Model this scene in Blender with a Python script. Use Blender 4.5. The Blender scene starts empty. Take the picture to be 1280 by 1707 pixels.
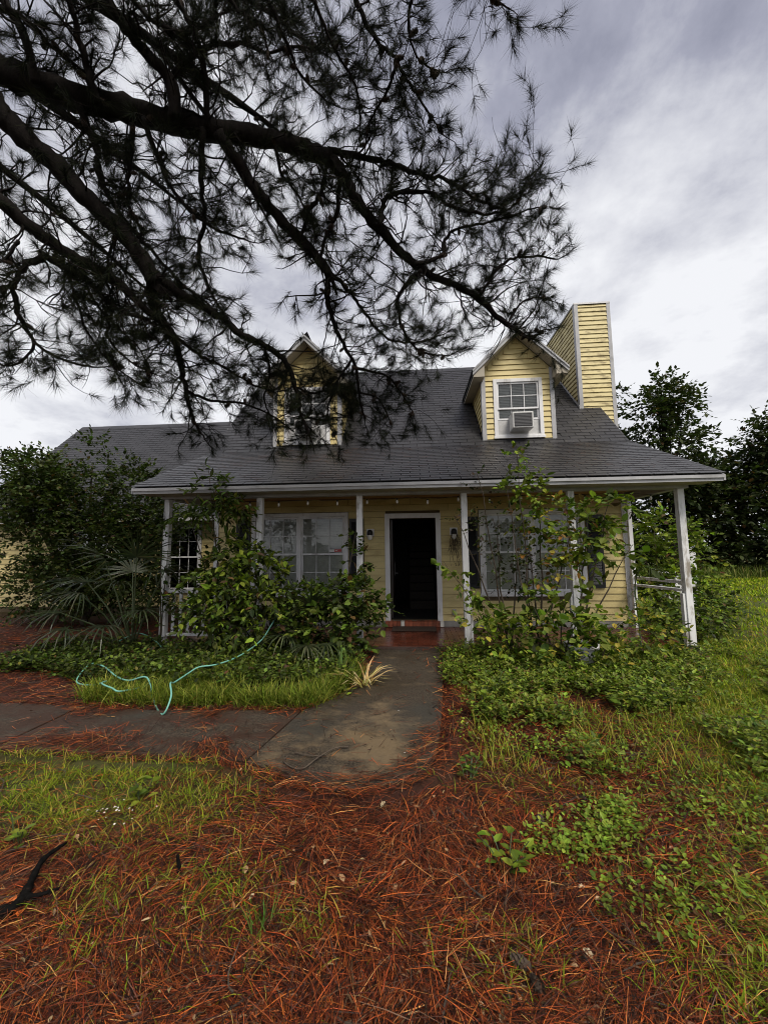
import bpy, math, random
import numpy as np
from mathutils import Matrix, Vector

# ------------------------------------------------------------------ camera
scene = bpy.context.scene
COL = scene.collection
CAM_Z, F_PX = 1.56, 650.0
YAW, PITCH, ROLL = math.radians(4.2), math.radians(5.6), math.radians(0.66)
fwd = Vector((-math.sin(YAW)*math.cos(PITCH), math.cos(YAW)*math.cos(PITCH), math.sin(PITCH)))
rgt0 = Vector((math.cos(YAW), math.sin(YAW), 0.0))
up0 = rgt0.cross(fwd)
rgt = rgt0*math.cos(ROLL) - up0*math.sin(ROLL)
upv = up0*math.cos(ROLL) + rgt0*math.sin(ROLL)
cam = bpy.data.cameras.new('camera')
cam.sensor_fit = 'HORIZONTAL'; cam.sensor_width = 36.0
cam.lens = F_PX/1280.0*36.0
cam.clip_start = 0.05; cam.clip_end = 3000.0
cam_o = bpy.data.objects.new('camera', cam); COL.objects.link(cam_o)
mw = Matrix.Identity(4)
for i in range(3):
    mw[i][0] = rgt[i]; mw[i][1] = upv[i]; mw[i][2] = -fwd[i]
mw[2][3] = CAM_Z
cam_o.matrix_world = mw
scene.camera = cam_o

# ------------------------------------------------------------------ world: overcast sky
SUN_EL, SUN_AZ = math.radians(52), math.radians(148)     # azimuth clockwise from +Y: behind and to the right
world = bpy.data.worlds.new('World'); scene.world = world; world.use_nodes = True
wt = world.node_tree; wt.nodes.clear()
def wn(t, **k):
    n = wt.nodes.new(t)
    for a, b in k.items(): setattr(n, a, b)
    return n
def wmath(op, a, b=None, clamp=False):
    n = wn('ShaderNodeMath', operation=op); n.use_clamp = clamp
    for i, v in enumerate((a, b)):
        if v is None: continue
        if isinstance(v, (int, float)): n.inputs[i].default_value = v
        else: wt.links.new(v, n.inputs[i])
    return n.outputs[0]
tc = wn('ShaderNodeTexCoord'); sep = wn('ShaderNodeSeparateXYZ'); wt.links.new(tc.outputs['Generated'], sep.inputs[0])
zc = wmath('MAXIMUM', sep.outputs[2], 0.0)
den = wmath('ADD', zc, 0.22)
comb = wn('ShaderNodeCombineXYZ')
wt.links.new(wmath('DIVIDE', sep.outputs[0], den), comb.inputs[0]); wt.links.new(wmath('DIVIDE', sep.outputs[1], den), comb.inputs[1])
def wnoise(scale, detail, rough, dist, off):
    mp = wn('ShaderNodeMapping'); mp.inputs['Location'].default_value = off
    wt.links.new(comb.outputs[0], mp.inputs[0])
    n = wn('ShaderNodeTexNoise'); n.inputs['Scale'].default_value = scale; n.inputs['Detail'].default_value = detail
    n.inputs['Roughness'].default_value = rough; n.inputs['Distortion'].default_value = dist
    wt.links.new(mp.outputs[0], n.inputs['Vector']); return n.outputs['Fac']
n1 = wnoise(1.7, 9, 0.60, 0.15, (3.1, 1.7, 0.0)); n2 = wnoise(0.35, 3, 0.5, 0.2, (0.4, 6.3, 0.0))
cl = wmath('SUBTRACT', wmath('ADD', wmath('MULTIPLY', n1, 1.35), wmath('MULTIPLY', n2, 0.45)), 0.28)
el = wn('ShaderNodeValToRGB'); e = el.color_ramp.elements
e[0].position = 0.0; e[0].color = (0.16,)*3+(1,); e[1].position = 1.0; e[1].color = (-0.0,)*3+(1,)
for p, v in ((0.26, 0.22), (0.46, 0.18), (0.60, 0.09), (0.75, 0.04)):
    q = e.new(p); q.color = (v, v, v, 1)
wt.links.new(zc, el.inputs[0])
tot = wmath('ADD', cl, el.outputs[0])
rp = wn('ShaderNodeValToRGB'); e = rp.color_ramp.elements
e[0].position = 0.36; e[0].color = (0.15, 0.157, 0.205, 1); e[1].position = 0.86; e[1].color = (0.56, 0.565, 0.585, 1)
q = e.new(0.52); q.color = (0.235, 0.241, 0.295, 1)
q = e.new(0.66); q.color = (0.39, 0.396, 0.435, 1)
wt.links.new(tot, rp.inputs[0])
sky = wn('ShaderNodeTexSky', sky_type='NISHITA'); sky.sun_disc = False
sky.sun_elevation = SUN_EL; sky.sun_rotation = SUN_AZ
bg1 = wn('ShaderNodeBackground'); bg1.inputs[1].default_value = 0.06; wt.links.new(sky.outputs[0], bg1.inputs[0])
bg2 = wn('ShaderNodeBackground'); bg2.inputs[1].default_value = 1.0; wt.links.new(rp.outputs[0], bg2.inputs[0])
mx = wn('ShaderNodeMixShader'); mx.inputs[0].default_value = 0.95
wt.links.new(bg1.outputs[0], mx.inputs[1]); wt.links.new(bg2.outputs[0], mx.inputs[2])
wo = wn('ShaderNodeOutputWorld'); wt.links.new(mx.outputs[0], wo.inputs[0])

sun = bpy.data.lights.new('sun', 'SUN'); sun.energy = 2.3; sun.angle = math.radians(25); sun.color = (1.0, 0.93, 0.82)
sun_o = bpy.data.objects.new('sun', sun); COL.objects.link(sun_o)
sdir = Vector((math.sin(SUN_AZ)*math.cos(SUN_EL), math.cos(SUN_AZ)*math.cos(SUN_EL), math.sin(SUN_EL)))
sun_o.rotation_euler = sdir.to_track_quat('Z', 'Y').to_euler(); sun_o.location = (6, -8, 14)
vs = scene.view_settings
vs.view_transform = 'Standard'; vs.look = 'None'; vs.exposure = 0.75; vs.gamma = 1.0; vs.use_curve_mapping = False
try:
    scene.cycles.max_bounces = 6; scene.cycles.transparent_max_bounces = 12
    scene.cycles.use_denoising = True; scene.cycles.filter_width = 1.0
except Exception: pass

# ------------------------------------------------------------------ helpers
rng = np.random.default_rng(11); random.seed(11)

def tag(o, label=None, cat=None, group=None, kind=None):
    if label: o['label'] = label
    if cat: o['category'] = cat
    if group: o['group'] = group
    if kind: o['kind'] = kind
    return o
def empty(name, loc=(0, 0, 0), label=None, cat=None, group=None):
    o = bpy.data.objects.new(name, None); o.empty_display_size = 0.2; COL.objects.link(o); o.location = loc
    return tag(o, label, cat, group)
def parent_to(o, p):
    if p is not None:
        o.parent = p; o.matrix_parent_inverse = wmat(p).inverted()
_wm = {}
def wmat(o):                     # world matrix without waiting for a depsgraph update
    m = o.matrix_basis.copy()
    if o.parent is not None: m = wmat(o.parent) @ o.matrix_parent_inverse @ m
    return m
def link(name, me, mat=None, parent=None, matrix=None):
    if mat is not None and not me.materials: me.materials.append(mat)
    o = bpy.data.objects.new(name, me); COL.objects.link(o)
    if matrix is not None: o.matrix_basis = matrix
    parent_to(o, parent)
    return o
def np_mesh(name, V, F, tint=None, smooth=False):
    """V (n,3), F (m,k) with k fixed; tint (m,3) per face"""
    V = np.asarray(V, np.float32); F = np.asarray(F, np.int32)
    me = bpy.data.meshes.new(name); m, k = F.shape
    me.vertices.add(len(V)); me.vertices.foreach_set('co', V.ravel())
    me.loops.add(m*k); me.loops.foreach_set('vertex_index', F.ravel())
    me.polygons.add(m); me.polygons.foreach_set('loop_start', np.arange(0, m*k, k, dtype=np.int32))
    me.polygons.foreach_set('use_smooth', np.full(m, bool(smooth)))
    if tint is not None:
        at = me.attributes.new('tint', 'FLOAT_COLOR', 'FACE')
        c = np.ones((m, 4), np.float32); c[:, :3] = tint
        at.data.foreach_set('color', c.ravel())
    me.update(calc_edges=True)
    return me

class MB:
    """collects boxes, prisms and tubes into one mesh"""
    def __init__(s): s.v = []; s.f = []
    def box(s, x0, x1, y0, y1, z0, z1):
        n = len(s.v)
        s.v += [(x0,y0,z0),(x1,y0,z0),(x1,y1,z0),(x0,y1,z0),(x0,y0,z1),(x1,y0,z1),(x1,y1,z1),(x0,y1,z1)]
        s.f += [(n,n+3,n+2,n+1),(n+4,n+5,n+6,n+7),(n,n+1,n+5,n+4),(n+1,n+2,n+6,n+5),(n+2,n+3,n+7,n+6),(n+3,n,n+4,n+7)]
        return s
    def prism(s, poly, vec):
        n = len(s.v); k = len(poly); vec = Vector(vec)
        s.v += [tuple(p) for p in poly] + [tuple(Vector(p)+vec) for p in poly]
        s.f += [tuple(range(n+k-1, n-1, -1)), tuple(range(n+k, n+2*k))]
        s.f += [(n+i, n+(i+1) % k, n+k+(i+1) % k, n+k+i) for i in range(k)]
        return s
    def bar(s, a, b, w, h, upd=(0, 0, 1)):
        a, b = Vector(a), Vector(b); d = (b-a).normalized(); u = Vector(upd)
        sd = d.cross(u).normalized(); u = sd.cross(d)
        return s.prism([a+sd*w/2*i+u*h/2*j for i, j in ((-1,-1),(1,-1),(1,1),(-1,1))], b-a)
    def tube(s, pts, rad, sides=6, cap=True):
        pts = [Vector(p) for p in pts]; n0 = len(s.v)
        if isinstance(rad, (int, float)): rad = [rad]*len(pts)
        nrm = None
        for i, p in enumerate(pts):
            d = (pts[min(i+1, len(pts)-1)] - pts[max(i-1, 0)])
            d = d.normalized() if d.length > 1e-9 else Vector((0, 0, 1))
            if nrm is None: nrm = d.orthogonal().normalized()
            nrm = (nrm - d*nrm.dot(d))
            nrm = nrm.normalized() if nrm.length > 1e-6 else d.orthogonal().normalized()
            bn = d.cross(nrm)
            for k in range(sides):
                a = 2*math.pi*k/sides
                s.v.append(tuple(p + (nrm*math.cos(a)+bn*math.sin(a))*rad[i]))
        for i in range(len(pts)-1):
            for k in range(sides):
                a = n0+i*sides+k; b = n0+i*sides+(k+1) % sides
                s.f.append((a, b, b+sides, a+sides))
        if cap:
            s.f.append(tuple(n0+k for k in range(sides-1, -1, -1)))
            e0 = n0+(len(pts)-1)*sides; s.f.append(tuple(e0+k for k in range(sides)))
        return s
    def lathe(s, prof, c=(0, 0, 0), sides=12):
        n0 = len(s.v)
        for r, z in prof:
            for k in range(sides):
                a = 2*math.pi*k/sides
                s.v.append((c[0]+r*math.cos(a), c[1]+r*math.sin(a), c[2]+z))
        for i in range(len(prof)-1):
            for k in range(sides):
                a = n0+i*sides+k; b = n0+i*sides+(k+1) % sides
                s.f.append((a, b, b+sides, a+sides))
        return s
    def mesh(s, name, smooth=False):
        me = bpy.data.meshes.new(name); me.from_pydata(s.v, [], s.f)
        if smooth: me.polygons.foreach_set('use_smooth', np.ones(len(me.polygons), bool))
        me.update(); return me
    def build(s, name, mat, parent=None, smooth=False, bevel=0.0):
        o = link(name, s.mesh(name, smooth), mat, parent)
        if bevel:
            b = o.modifiers.new('bevel', 'BEVEL'); b.width = bevel; b.segments = 2; b.limit_method = 'ANGLE'
        return o

def fbm(x, y, seed=0, octv=4, scale=1.0):
    x = np.asarray(x, float)*scale; y = np.asarray(y, float)*scale; out = np.zeros_like(x); amp = 0.5
    for o in range(octv):
        xi = np.floor(x).astype(np.int64); yi = np.floor(y).astype(np.int64); fx = x-xi; fy = y-yi
        fx = fx*fx*(3-2*fx); fy = fy*fy*(3-2*fy)
        def h(a, b):
            n = (a*374761393 + b*668265263 + (seed+o*17)*1274126177) & 0x7fffffff
            n = ((n ^ (n >> 13))*1274126177) & 0x7fffffff
            return ((n ^ (n >> 16)) & 0xffff)/65535.0
        out += amp*((h(xi, yi)*(1-fx)+h(xi+1, yi)*fx)*(1-fy)+(h(xi, yi+1)*(1-fx)+h(xi+1, yi+1)*fx)*fy)
        x = x*2.03+11.3; y = y*2.03+7.7; amp *= 0.5
    return out/(1-0.5**octv)
def unit(v):
    v = np.asarray(v, float); return v/np.maximum(np.linalg.norm(v, axis=-1, keepdims=True), 1e-9)
def frames(D, N):
    """rows: side, direction, normal"""
    D = unit(D); S = unit(np.cross(D, N)); N2 = np.cross(S, D)
    return np.stack([S, D, N2], axis=1)
def scatter(TV, TF, P, Rm, S, tint=None):
    """copy a template (side, along, normal) to many places -> V, F, tint"""
    TV = np.asarray(TV, float); TF = np.asarray(TF, int); n = len(P); S = np.asarray(S, float)
    if S.ndim == 1: S = np.repeat(S[:, None], 3, 1)
    V = np.einsum('nki,nij->nkj', TV[None]*S[:, None, :], Rm) + np.asarray(P)[:, None, :]
    F = (TF[None] + (np.arange(n)*len(TV))[:, None, None])
    t = None if tint is None else np.repeat(tint, len(TF), 0)
    return V.reshape(-1, 3), F.reshape(-1, TF.shape[1]), t
def merge(parts):
    Vs, Fs, Ts, n = [], [], [], 0
    for V, F, T in parts:
        Vs.append(V); Fs.append(F+n); Ts.append(T); n += len(V)
    return np.concatenate(Vs), np.concatenate(Fs), np.concatenate(Ts)
def rand_dir(n): return unit(rng.normal(size=(n, 3)))
def pick(cols, n, p=None, jit=0.18):
    c = np.asarray(cols, float)[rng.choice(len(cols), n, p=p)]
    return np.clip(c*(1+rng.normal(0, jit, (n, 1)))*(1+rng.normal(0, jit*0.4, (n, 3))), 0.003, 0.9)

LEAF_V = [(0,0,0),(-.30,.30,.07),(-.27,.65,.04),(0,1,-.06),(.27,.65,.04),(.30,.30,.07)]
LEAF_F = [(0,3,2,1),(0,5,4,3)]
NARROW_V = [(0,0,0),(-.13,.30,.03),(-.10,.68,.0),(0,1,-.14),(.10,.68,.0),(.13,.30,.03)]
BLADE_V = [(-.5,0,0),(.5,0,0),(-.42,.4,.0),(.42,.4,.0),(-.28,.75,-.10),(.28,.75,-.10),(0,1,-.30),(.02,1,-.30)]
BLADE_F = [(0,1,3,2),(2,3,5,4),(4,5,7,6)]
NEEDLE_V = [(-.5,0,0),(.5,0,0),(.3,.55,.04),(-.3,.55,.04),(.1,1,-.02),(-.1,1,-.02)]
NEEDLE_F = [(0,1,2,3),(3,2,4,5)]

# ------------------------------------------------------------------ materials
def mat_new(name):
    m = bpy.data.materials.new(name); m.use_nodes = True; nt = m.node_tree
    return m, nt, nt.nodes['Principled BSDF']
def node(nt, t, **k):
    n = nt.nodes.new(t)
    for a, b in k.items(): setattr(n, a, b)
    return n
def nz(nt, scale, detail=4, rough=0.55, stretch=(1, 1, 1), off=0.0):
    g = node(nt, 'ShaderNodeNewGeometry'); mp = node(nt, 'ShaderNodeMapping')
    mp.inputs['Scale'].default_value = stretch; mp.inputs['Location'].default_value = (off, off*0.7, off*1.3)
    nt.links.new(g.outputs['Position'], mp.inputs[0])
    n = node(nt, 'ShaderNodeTexNoise'); n.inputs['Scale'].default_value = scale; n.inputs['Detail'].default_value = detail
    n.inputs['Roughness'].default_value = rough; nt.links.new(mp.outputs[0], n.inputs['Vector'])
    return n.outputs['Fac']
def ramp(nt, fac, stops):
    r = node(nt, 'ShaderNodeValToRGB'); e = r.color_ramp.elements
    while len(e) < len(stops): e.new(0.5)
    for q, (p, c) in zip(e, stops):
        q.position = p; q.color = (c if hasattr(c, '__len__') else (c, c, c)) + (1,) if not hasattr(c, '__len__') or len(c) == 3 else c
    nt.links.new(fac, r.inputs[0]); return r.outputs[0]
def mixc(nt, fac, a, b, mode='MIX'):
    m = node(nt, 'ShaderNodeMix', data_type='RGBA', blend_type=mode)
    for i, v in ((0, fac), (6, a), (7, b)):
        if isinstance(v, (int, float)): m.inputs[i].default_value = v
        elif isinstance(v, tuple): m.inputs[i].default_value = v + (1,) if len(v) == 3 else v
        else: nt.links.new(v, m.inputs[i])
    return m.outputs[2]
def bump(nt, bs, h, strength=0.3, dist=0.01):
    b = node(nt, 'ShaderNodeBump'); b.inputs['Strength'].default_value = strength; b.inputs['Distance'].default_value = dist
    nt.links.new(h, b.inputs['Height']); nt.links.new(b.outputs[0], bs.inputs['Normal'])
def objrand(nt, lo, hi):
    oi = node(nt, 'ShaderNodeObjectInfo'); mr = node(nt, 'ShaderNodeMapRange')
    mr.inputs[3].default_value = lo; mr.inputs[4].default_value = hi
    nt.links.new(oi.outputs['Random'], mr.inputs[0]); return mr.outputs[0]
def surface(name, c1, c2, scale=6, stretch=(1, 1, 1), rough=0.7, dirt=None, dirt_at=(0.55, 0.7), dirt_scale=2.5,
            dirt_stretch=(1, 1, 1), rnd=0.0, bmp=0.15, spec=0.4, metal=0.0, dirt2=None):
    m, nt, bs = mat_new(name)
    n = nz(nt, scale, 5, 0.6, stretch)
    col = ramp(nt, n, [(0.3, c1), (0.7, c2)])
    if dirt:
        d = ramp(nt, nz(nt, dirt_scale, 6, 0.65, dirt_stretch, 3.3), [(dirt_at[0], 0.0), (dirt_at[1], 1.0)])
        col = mixc(nt, d, col, dirt)
    if dirt2:
        d = ramp(nt, nz(nt, dirt2[1], 6, 0.7, dirt2[2], 9.1), [(dirt2[3], 0.0), (dirt2[4], 1.0)])
        col = mixc(nt, d, col, dirt2[0])
    if rnd:
        v = objrand(nt, 1-rnd, 1+rnd); c = node(nt, 'ShaderNodeVectorMath', operation='SCALE')
        nt.links.new(col, c.inputs[0]); nt.links.new(v, c.inputs['Scale']); col = c.outputs[0]
    nt.links.new(col, bs.inputs['Base Color'])
    bs.inputs['Roughness'].default_value = rough; bs.inputs['Specular IOR Level'].default_value = spec
    bs.inputs['Metallic'].default_value = metal
    if bmp: bump(nt, bs, nz(nt, scale*4, 5, 0.6, stretch), bmp)
    return m
def plain(name, c, rough=0.6, spec=0.4, metal=0.0):
    return surface(name, tuple(v*0.88 for v in c), tuple(min(v*1.1, 1) for v in c), 14, rough=rough, spec=spec, metal=metal, bmp=0.05)
def tinted(name, rough=0.5, spec=0.35, trans=0.25, glow=(1.0, 1.25, 0.45)):
    """colour comes from the per-face tint of each leaf, blade or needle"""
    m, nt, bs = mat_new(name)
    a = node(nt, 'ShaderNodeAttribute', attribute_name='tint')
    nt.links.new(a.outputs['Color'], bs.inputs['Base Color'])
    bs.inputs['Roughness'].default_value = rough; bs.inputs['Specular IOR Level'].default_value = spec
    if trans:
        t = node(nt, 'ShaderNodeBsdfTranslucent')
        nt.links.new(mixc(nt, 1.0, a.outputs['Color'], glow, 'MULTIPLY'), t.inputs[0])
        ms = node(nt, 'ShaderNodeMixShader'); ms.inputs[0].default_value = trans
        nt.links.new(bs.outputs[0], ms.inputs[1]); nt.links.new(t.outputs[0], ms.inputs[2])
        nt.links.new(ms.outputs[0], nt.nodes['Material Output'].inputs[0])
    return m

MT = {}
MT['siding'] = surface('yellow_siding', (0.495, 0.400, 0.175), (0.60, 0.50, 0.235), 3, (0.6, 1, 3), 0.55,
    dirt=(0.36, 0.27, 0.11), dirt_at=(0.52, 0.75), dirt_scale=3.0, dirt_stretch=(0.7, 1, 2.5), rnd=0.07, bmp=0.06)
MT['siding_dirty'] = surface('mildewed_siding', (0.495, 0.412, 0.195), (0.60, 0.515, 0.265), 3, (0.6, 1, 3), 0.6,
    dirt=(0.20, 0.15, 0.06), dirt_at=(0.50, 0.66), dirt_scale=4.0, dirt_stretch=(1, 1, 3.2), rnd=0.08, bmp=0.06)
MT['white'] = surface('old_white_paint', (0.58, 0.58, 0.60), (0.72, 0.72, 0.73), 4, (1, 1, .4), 0.5,
    dirt=(0.30, 0.29, 0.27), dirt_at=(0.54, 0.72), dirt_scale=3, dirt_stretch=(1, 1, 0.5), bmp=0.08)
MT['peel'] = surface('peeling_post_paint', (0.60, 0.60, 0.61), (0.74, 0.74, 0.75), 5, (1, 1, .3), 0.6,
    dirt=(0.26, 0.23, 0.19), dirt_at=(0.55, 0.66), dirt_scale=5, dirt_stretch=(1.6, 1.6, 0.45), bmp=0.2,
    dirt2=((0.42, 0.42, 0.41), 11, (1, 1, .25), 0.56, 0.72))
MT['trim'] = surface('grey_trim', (0.30, 0.30, 0.315), (0.41, 0.41, 0.425), 4, (.6, 1, 1), 0.55,
    dirt=(0.24, 0.24, 0.24), dirt_at=(0.5, 0.7), dirt_scale=2.2, bmp=0.08)
MT['soffit'] = surface('soffit_board', (0.30, 0.27, 0.22), (0.40, 0.36, 0.29), 3, rough=0.7)
MT['ceiling'] = surface('porch_ceiling_board', (0.30, 0.17, 0.06), (0.42, 0.25, 0.10), 2, (.5, 4, 1), 0.7)
MT['foundation'] = surface('foundation_block', (0.20, 0.19, 0.18), (0.30, 0.29, 0.27), 7, rough=0.85)
MT['shingle'] = surface('asphalt_shingle', (0.017, 0.0165, 0.018), (0.037, 0.0355, 0.038), 38, rough=0.40, rnd=0.22, bmp=0.35, spec=0.45,
    dirt=(0.030, 0.029, 0.031), dirt_at=(0.45, 0.7), dirt_scale=1.6, dirt_stretch=(1, .5, .5))
_nt = MT['shingle'].node_tree; _bs = _nt.nodes['Principled BSDF']; _c = _bs.inputs['Base Color'].links[0].from_socket
_a = node(_nt, 'ShaderNodeAttribute', attribute_name='tint')
_nt.links.new(mixc(_nt, 1.0, _c, _a.outputs['Color'], 'MULTIPLY'), _bs.inputs['Base Color'])
MT['deck'] = plain('roof_felt', (0.018, 0.018, 0.019), 0.8)
MT['black'] = plain('black_paint', (0.012, 0.012, 0.014), 0.45)
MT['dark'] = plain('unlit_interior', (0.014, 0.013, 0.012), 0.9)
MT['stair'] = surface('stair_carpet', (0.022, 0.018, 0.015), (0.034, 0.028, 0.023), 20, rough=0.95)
MT['darkdoor'] = surface('dark_door', (0.025, 0.02, 0.018), (0.04, 0.03, 0.025), 5, (1, 1, .2), 0.35)
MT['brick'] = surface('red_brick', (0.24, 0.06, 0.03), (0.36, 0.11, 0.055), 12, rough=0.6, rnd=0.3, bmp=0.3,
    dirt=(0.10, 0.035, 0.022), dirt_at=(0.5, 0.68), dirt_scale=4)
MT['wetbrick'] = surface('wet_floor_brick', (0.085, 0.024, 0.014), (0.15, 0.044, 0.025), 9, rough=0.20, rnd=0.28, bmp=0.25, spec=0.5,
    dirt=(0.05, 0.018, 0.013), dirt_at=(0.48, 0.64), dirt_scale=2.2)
MT['mortar'] = plain('dark_mortar', (0.05, 0.03, 0.024), 0.7)
MT['chip'] = plain('white_brick_paint', (0.66, 0.64, 0.6), 0.6)
MT['blind'] = plain('blind_slat', (0.46, 0.46, 0.43), 0.6)
MT['metal'] = plain('aged_metal', (0.30, 0.30, 0.31), 0.4, 0.5, 0.6)
MT['ac'] = plain('air_conditioner_case', (0.55, 0.55, 0.54), 0.5)
MT['grille'] = plain('air_conditioner_grille', (0.075, 0.075, 0.08), 0.6)
MT['panel'] = plain('window_filler_panel', (0.44, 0.44, 0.44), 0.6)
MT['hose'] = plain('mint_hose_rubber', (0.14, 0.36, 0.29), 0.5)
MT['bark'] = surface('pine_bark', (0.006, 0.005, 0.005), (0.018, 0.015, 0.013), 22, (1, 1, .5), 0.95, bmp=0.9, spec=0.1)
MT['twig'] = surface('brown_twig', (0.04, 0.03, 0.022), (0.08, 0.06, 0.042), 20, rough=0.85)
MT['cone'] = surface('pine_cone_scale', (0.025, 0.017, 0.012), (0.06, 0.04, 0.026), 40, rough=0.85)
MT['char'] = surface('charred_wood', (0.003, 0.003, 0.003), (0.012, 0.011, 0.010), 45, rough=0.9, bmp=1.0, spec=0.05)
MT['sheathing'] = plain('shadow_gap_sheathing', (0.09, 0.065, 0.035), 0.9)  # wall backing, colour darkened so the gaps between planks read as shadow lines
MT['sticker_red'] = plain('red_sticker', (0.42, 0.05, 0.05), 0.4)
MT['sticker_white'] = plain('white_sticker', (0.6, 0.6, 0.6), 0.4)
MT['bulb'] = plain('frosted_bulb', (0.70, 0.68, 0.64), 0.25)
MT['wire'] = plain('dark_wire', (0.02, 0.02, 0.02), 0.6)
MT['mat'] = surface('door_mat', (0.035, 0.022, 0.017), (0.06, 0.04, 0.03), 60, rough=0.95, bmp=0.5)
MT['leaf'] = tinted('broad_leaf', 0.48, 0.16, 0.30)
MT['far_leaf'] = tinted('far_leaf', 0.6, 0.15, 0.22)
MT['grass'] = tinted('grass_blade', 0.6, 0.06, 0.32)
MT['straw'] = tinted('pine_straw', 0.5, 0.12, 0.0)
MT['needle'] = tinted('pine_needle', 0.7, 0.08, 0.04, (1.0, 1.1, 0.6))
MT['palm'] = tinted('palm_blade', 0.38, 0.45, 0.15)
def glass_mat():
    m, nt, bs = mat_new('window_glass')
    g = node(nt, 'ShaderNodeBsdfGlossy'); g.inputs['Roughness'].default_value = 0.03
    t = node(nt, 'ShaderNodeBsdfTransparent'); t.inputs[0].default_value = (0.93, 0.94, 0.93, 1)
    fr = node(nt, 'ShaderNodeFresnel'); fr.inputs[0].default_value = 1.5
    ms = node(nt, 'ShaderNodeMixShader'); nt.links.new(fr.outputs[0], ms.inputs[0])
    nt.links.new(t.outputs[0], ms.inputs[1]); nt.links.new(g.outputs[0], ms.inputs[2])
    nt.links.new(ms.outputs[0], nt.nodes['Material Output'].inputs[0]); nt.nodes.remove(bs)
    return m
MT['glass'] = glass_mat()

# ------------------------------------------------------------------ the ground
WALK = [(.42,6.2),(.34,5.1),(.27,4.2),(.21,3.6),(.15,3.2),(.06,2.92),(-.12,2.75),(-.37,2.66),(-.65,2.68),(-.9,2.76),(-1.15,2.9),
        (-1.4,2.97),(-2.0,3.0),(-3.0,3.02),(-4.0,3.05),(-8.0,3.1),(-8.0,3.95),(-4.0,3.9),(-2.5,3.80),(-1.12,3.88),(-.86,4.15),(-.68,4.6),(-.63,5.1),(-.62,6.2)]
def in_poly(x, y, poly):
    x = np.asarray(x, float); y = np.asarray(y, float); r = np.zeros(x.shape, bool); n = len(poly)
    for i in range(n):
        (x1, y1), (x2, y2) = poly[i], poly[(i+1) % n]
        c = ((y1 > y) != (y2 > y)) & (x < (x2-x1)*(y-y1)/((y2-y1) if y2 != y1 else 1e-9)+x1)
        r ^= c
    return r
def poly_dist(x, y, poly):
    x = np.asarray(x, float); y = np.asarray(y, float); d = np.full(x.shape, 1e9); n = len(poly)
    for i in range(n):
        (x1, y1), (x2, y2) = poly[i], poly[(i+1) % n]
        l2 = (x2-x1)**2+(y2-y1)**2; t = np.clip(((x-x1)*(x2-x1)+(y-y1)*(y2-y1))/l2, 0, 1)
        d = np.minimum(d, np.hypot(x-x1-t*(x2-x1), y-y1-t*(y2-y1)))
    return d
def sstep(a, b, v):
    t = np.clip((v-a)/(b-a), 0, 1); return t*t*(3-2*t)
def ground_z(x, y):
    x = np.asarray(x, float); y = np.asarray(y, float)
    z = (fbm(x, y, 3, 3, 0.5)-0.5)*0.09 + (fbm(x, y, 8, 3, 3.0)-0.5)*0.035
    r = np.hypot(x, y)
    z = z + sstep(12, 60, r)*(fbm(x, y, 5, 2, 0.03)-0.5)*0.6
    sd = np.where(in_poly(x, y, WALK), -1, 1)*poly_dist(x, y, WALK)
    return np.where(sd < 0.16, -0.03+(z+0.03+0.055)*sstep(-0.04, 0.16, sd), z)
def grass_amount(x, y):
    x = np.asarray(x, float); y = np.asarray(y, float)
    n = fbm(x, y, 21, 4, 1.3)-0.5
    g = sstep(-0.6, 0.8, x-(1.25+0.42*(y-2.0))+n*1.6)*sstep(0.3, 2.2, y+n*1.2)
    g = np.maximum(g, 1.0*np.exp(-((x+2.4)/1.2)**4-((y-2.58)/0.42)**4)*sstep(-.3, .05, n+.1))
    g = np.maximum(g, 0.34*np.exp(-((x+1.05)/.5)**2-((y-1.85)/.28)**2)*sstep(-.15, .15, n))
    g = np.maximum(g, 0.4*np.exp(-((x+.60)/.20)**2-((y-1.78)/.12)**2))
    g = np.maximum(g, 0.36*np.exp(-((x-.30)/.22)**2-((y-1.66)/.12)**2))
    g = np.maximum(g, 0.35*np.exp(-((x-.85)/.5)**2-((y-2.75)/.45)**2)*sstep(-.2, .15, n))
    g = np.maximum(g, sstep(8.5, 12, y)*sstep(4.3, 5.0, np.abs(x)))
    g = np.maximum(g, sstep(13, 18, np.hypot(x, y)))
    return np.where(in_poly(x, y, WALK), 0, np.clip(g, 0, 1))
def axis(lo, a, b, hi, step):
    mid = list(np.arange(a, b+1e-6, step)); s = step; v = b; up = []
    while v < hi: s *= 1.28; v += s; up.append(v)
    s = step; v = a; dn = []
    while v > lo: s *= 1.28; v -= s; dn.append(v)
    return np.array(dn[::-1]+mid+up)
gx = axis(-500, -7.5, 7.5, 500, 0.055); gy = axis(-120, 1.0, 7.0, 700, 0.05)
GX, GY = np.meshgrid(gx, gy); GZ = ground_z(GX, GY)
nx, ny = len(gx), len(gy); idx = np.arange(nx*ny).reshape(ny, nx)
GF = np.stack([idx[:-1, :-1], idx[:-1, 1:], idx[1:, 1:], idx[1:, :-1]], -1).reshape(-1, 4)
gme = np_mesh('ground', np.stack([GX, GY, GZ], -1).reshape(-1, 3), GF, smooth=True)
gat = gme.attributes.new('cover', 'FLOAT_COLOR', 'POINT')
gc = np.ones((nx*ny, 4), np.float32); gc[:, 0] = grass_amount(GX, GY).ravel(); gat.data.foreach_set('color', gc.ravel())
m, nt, bs = mat_new('pine_straw_ground'); MT['ground'] = m
a = node(nt, 'ShaderNodeAttribute', attribute_name='cover'); sepc = node(nt, 'ShaderNodeSeparateColor'); nt.links.new(a.outputs['Color'], sepc.inputs[0])
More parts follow.
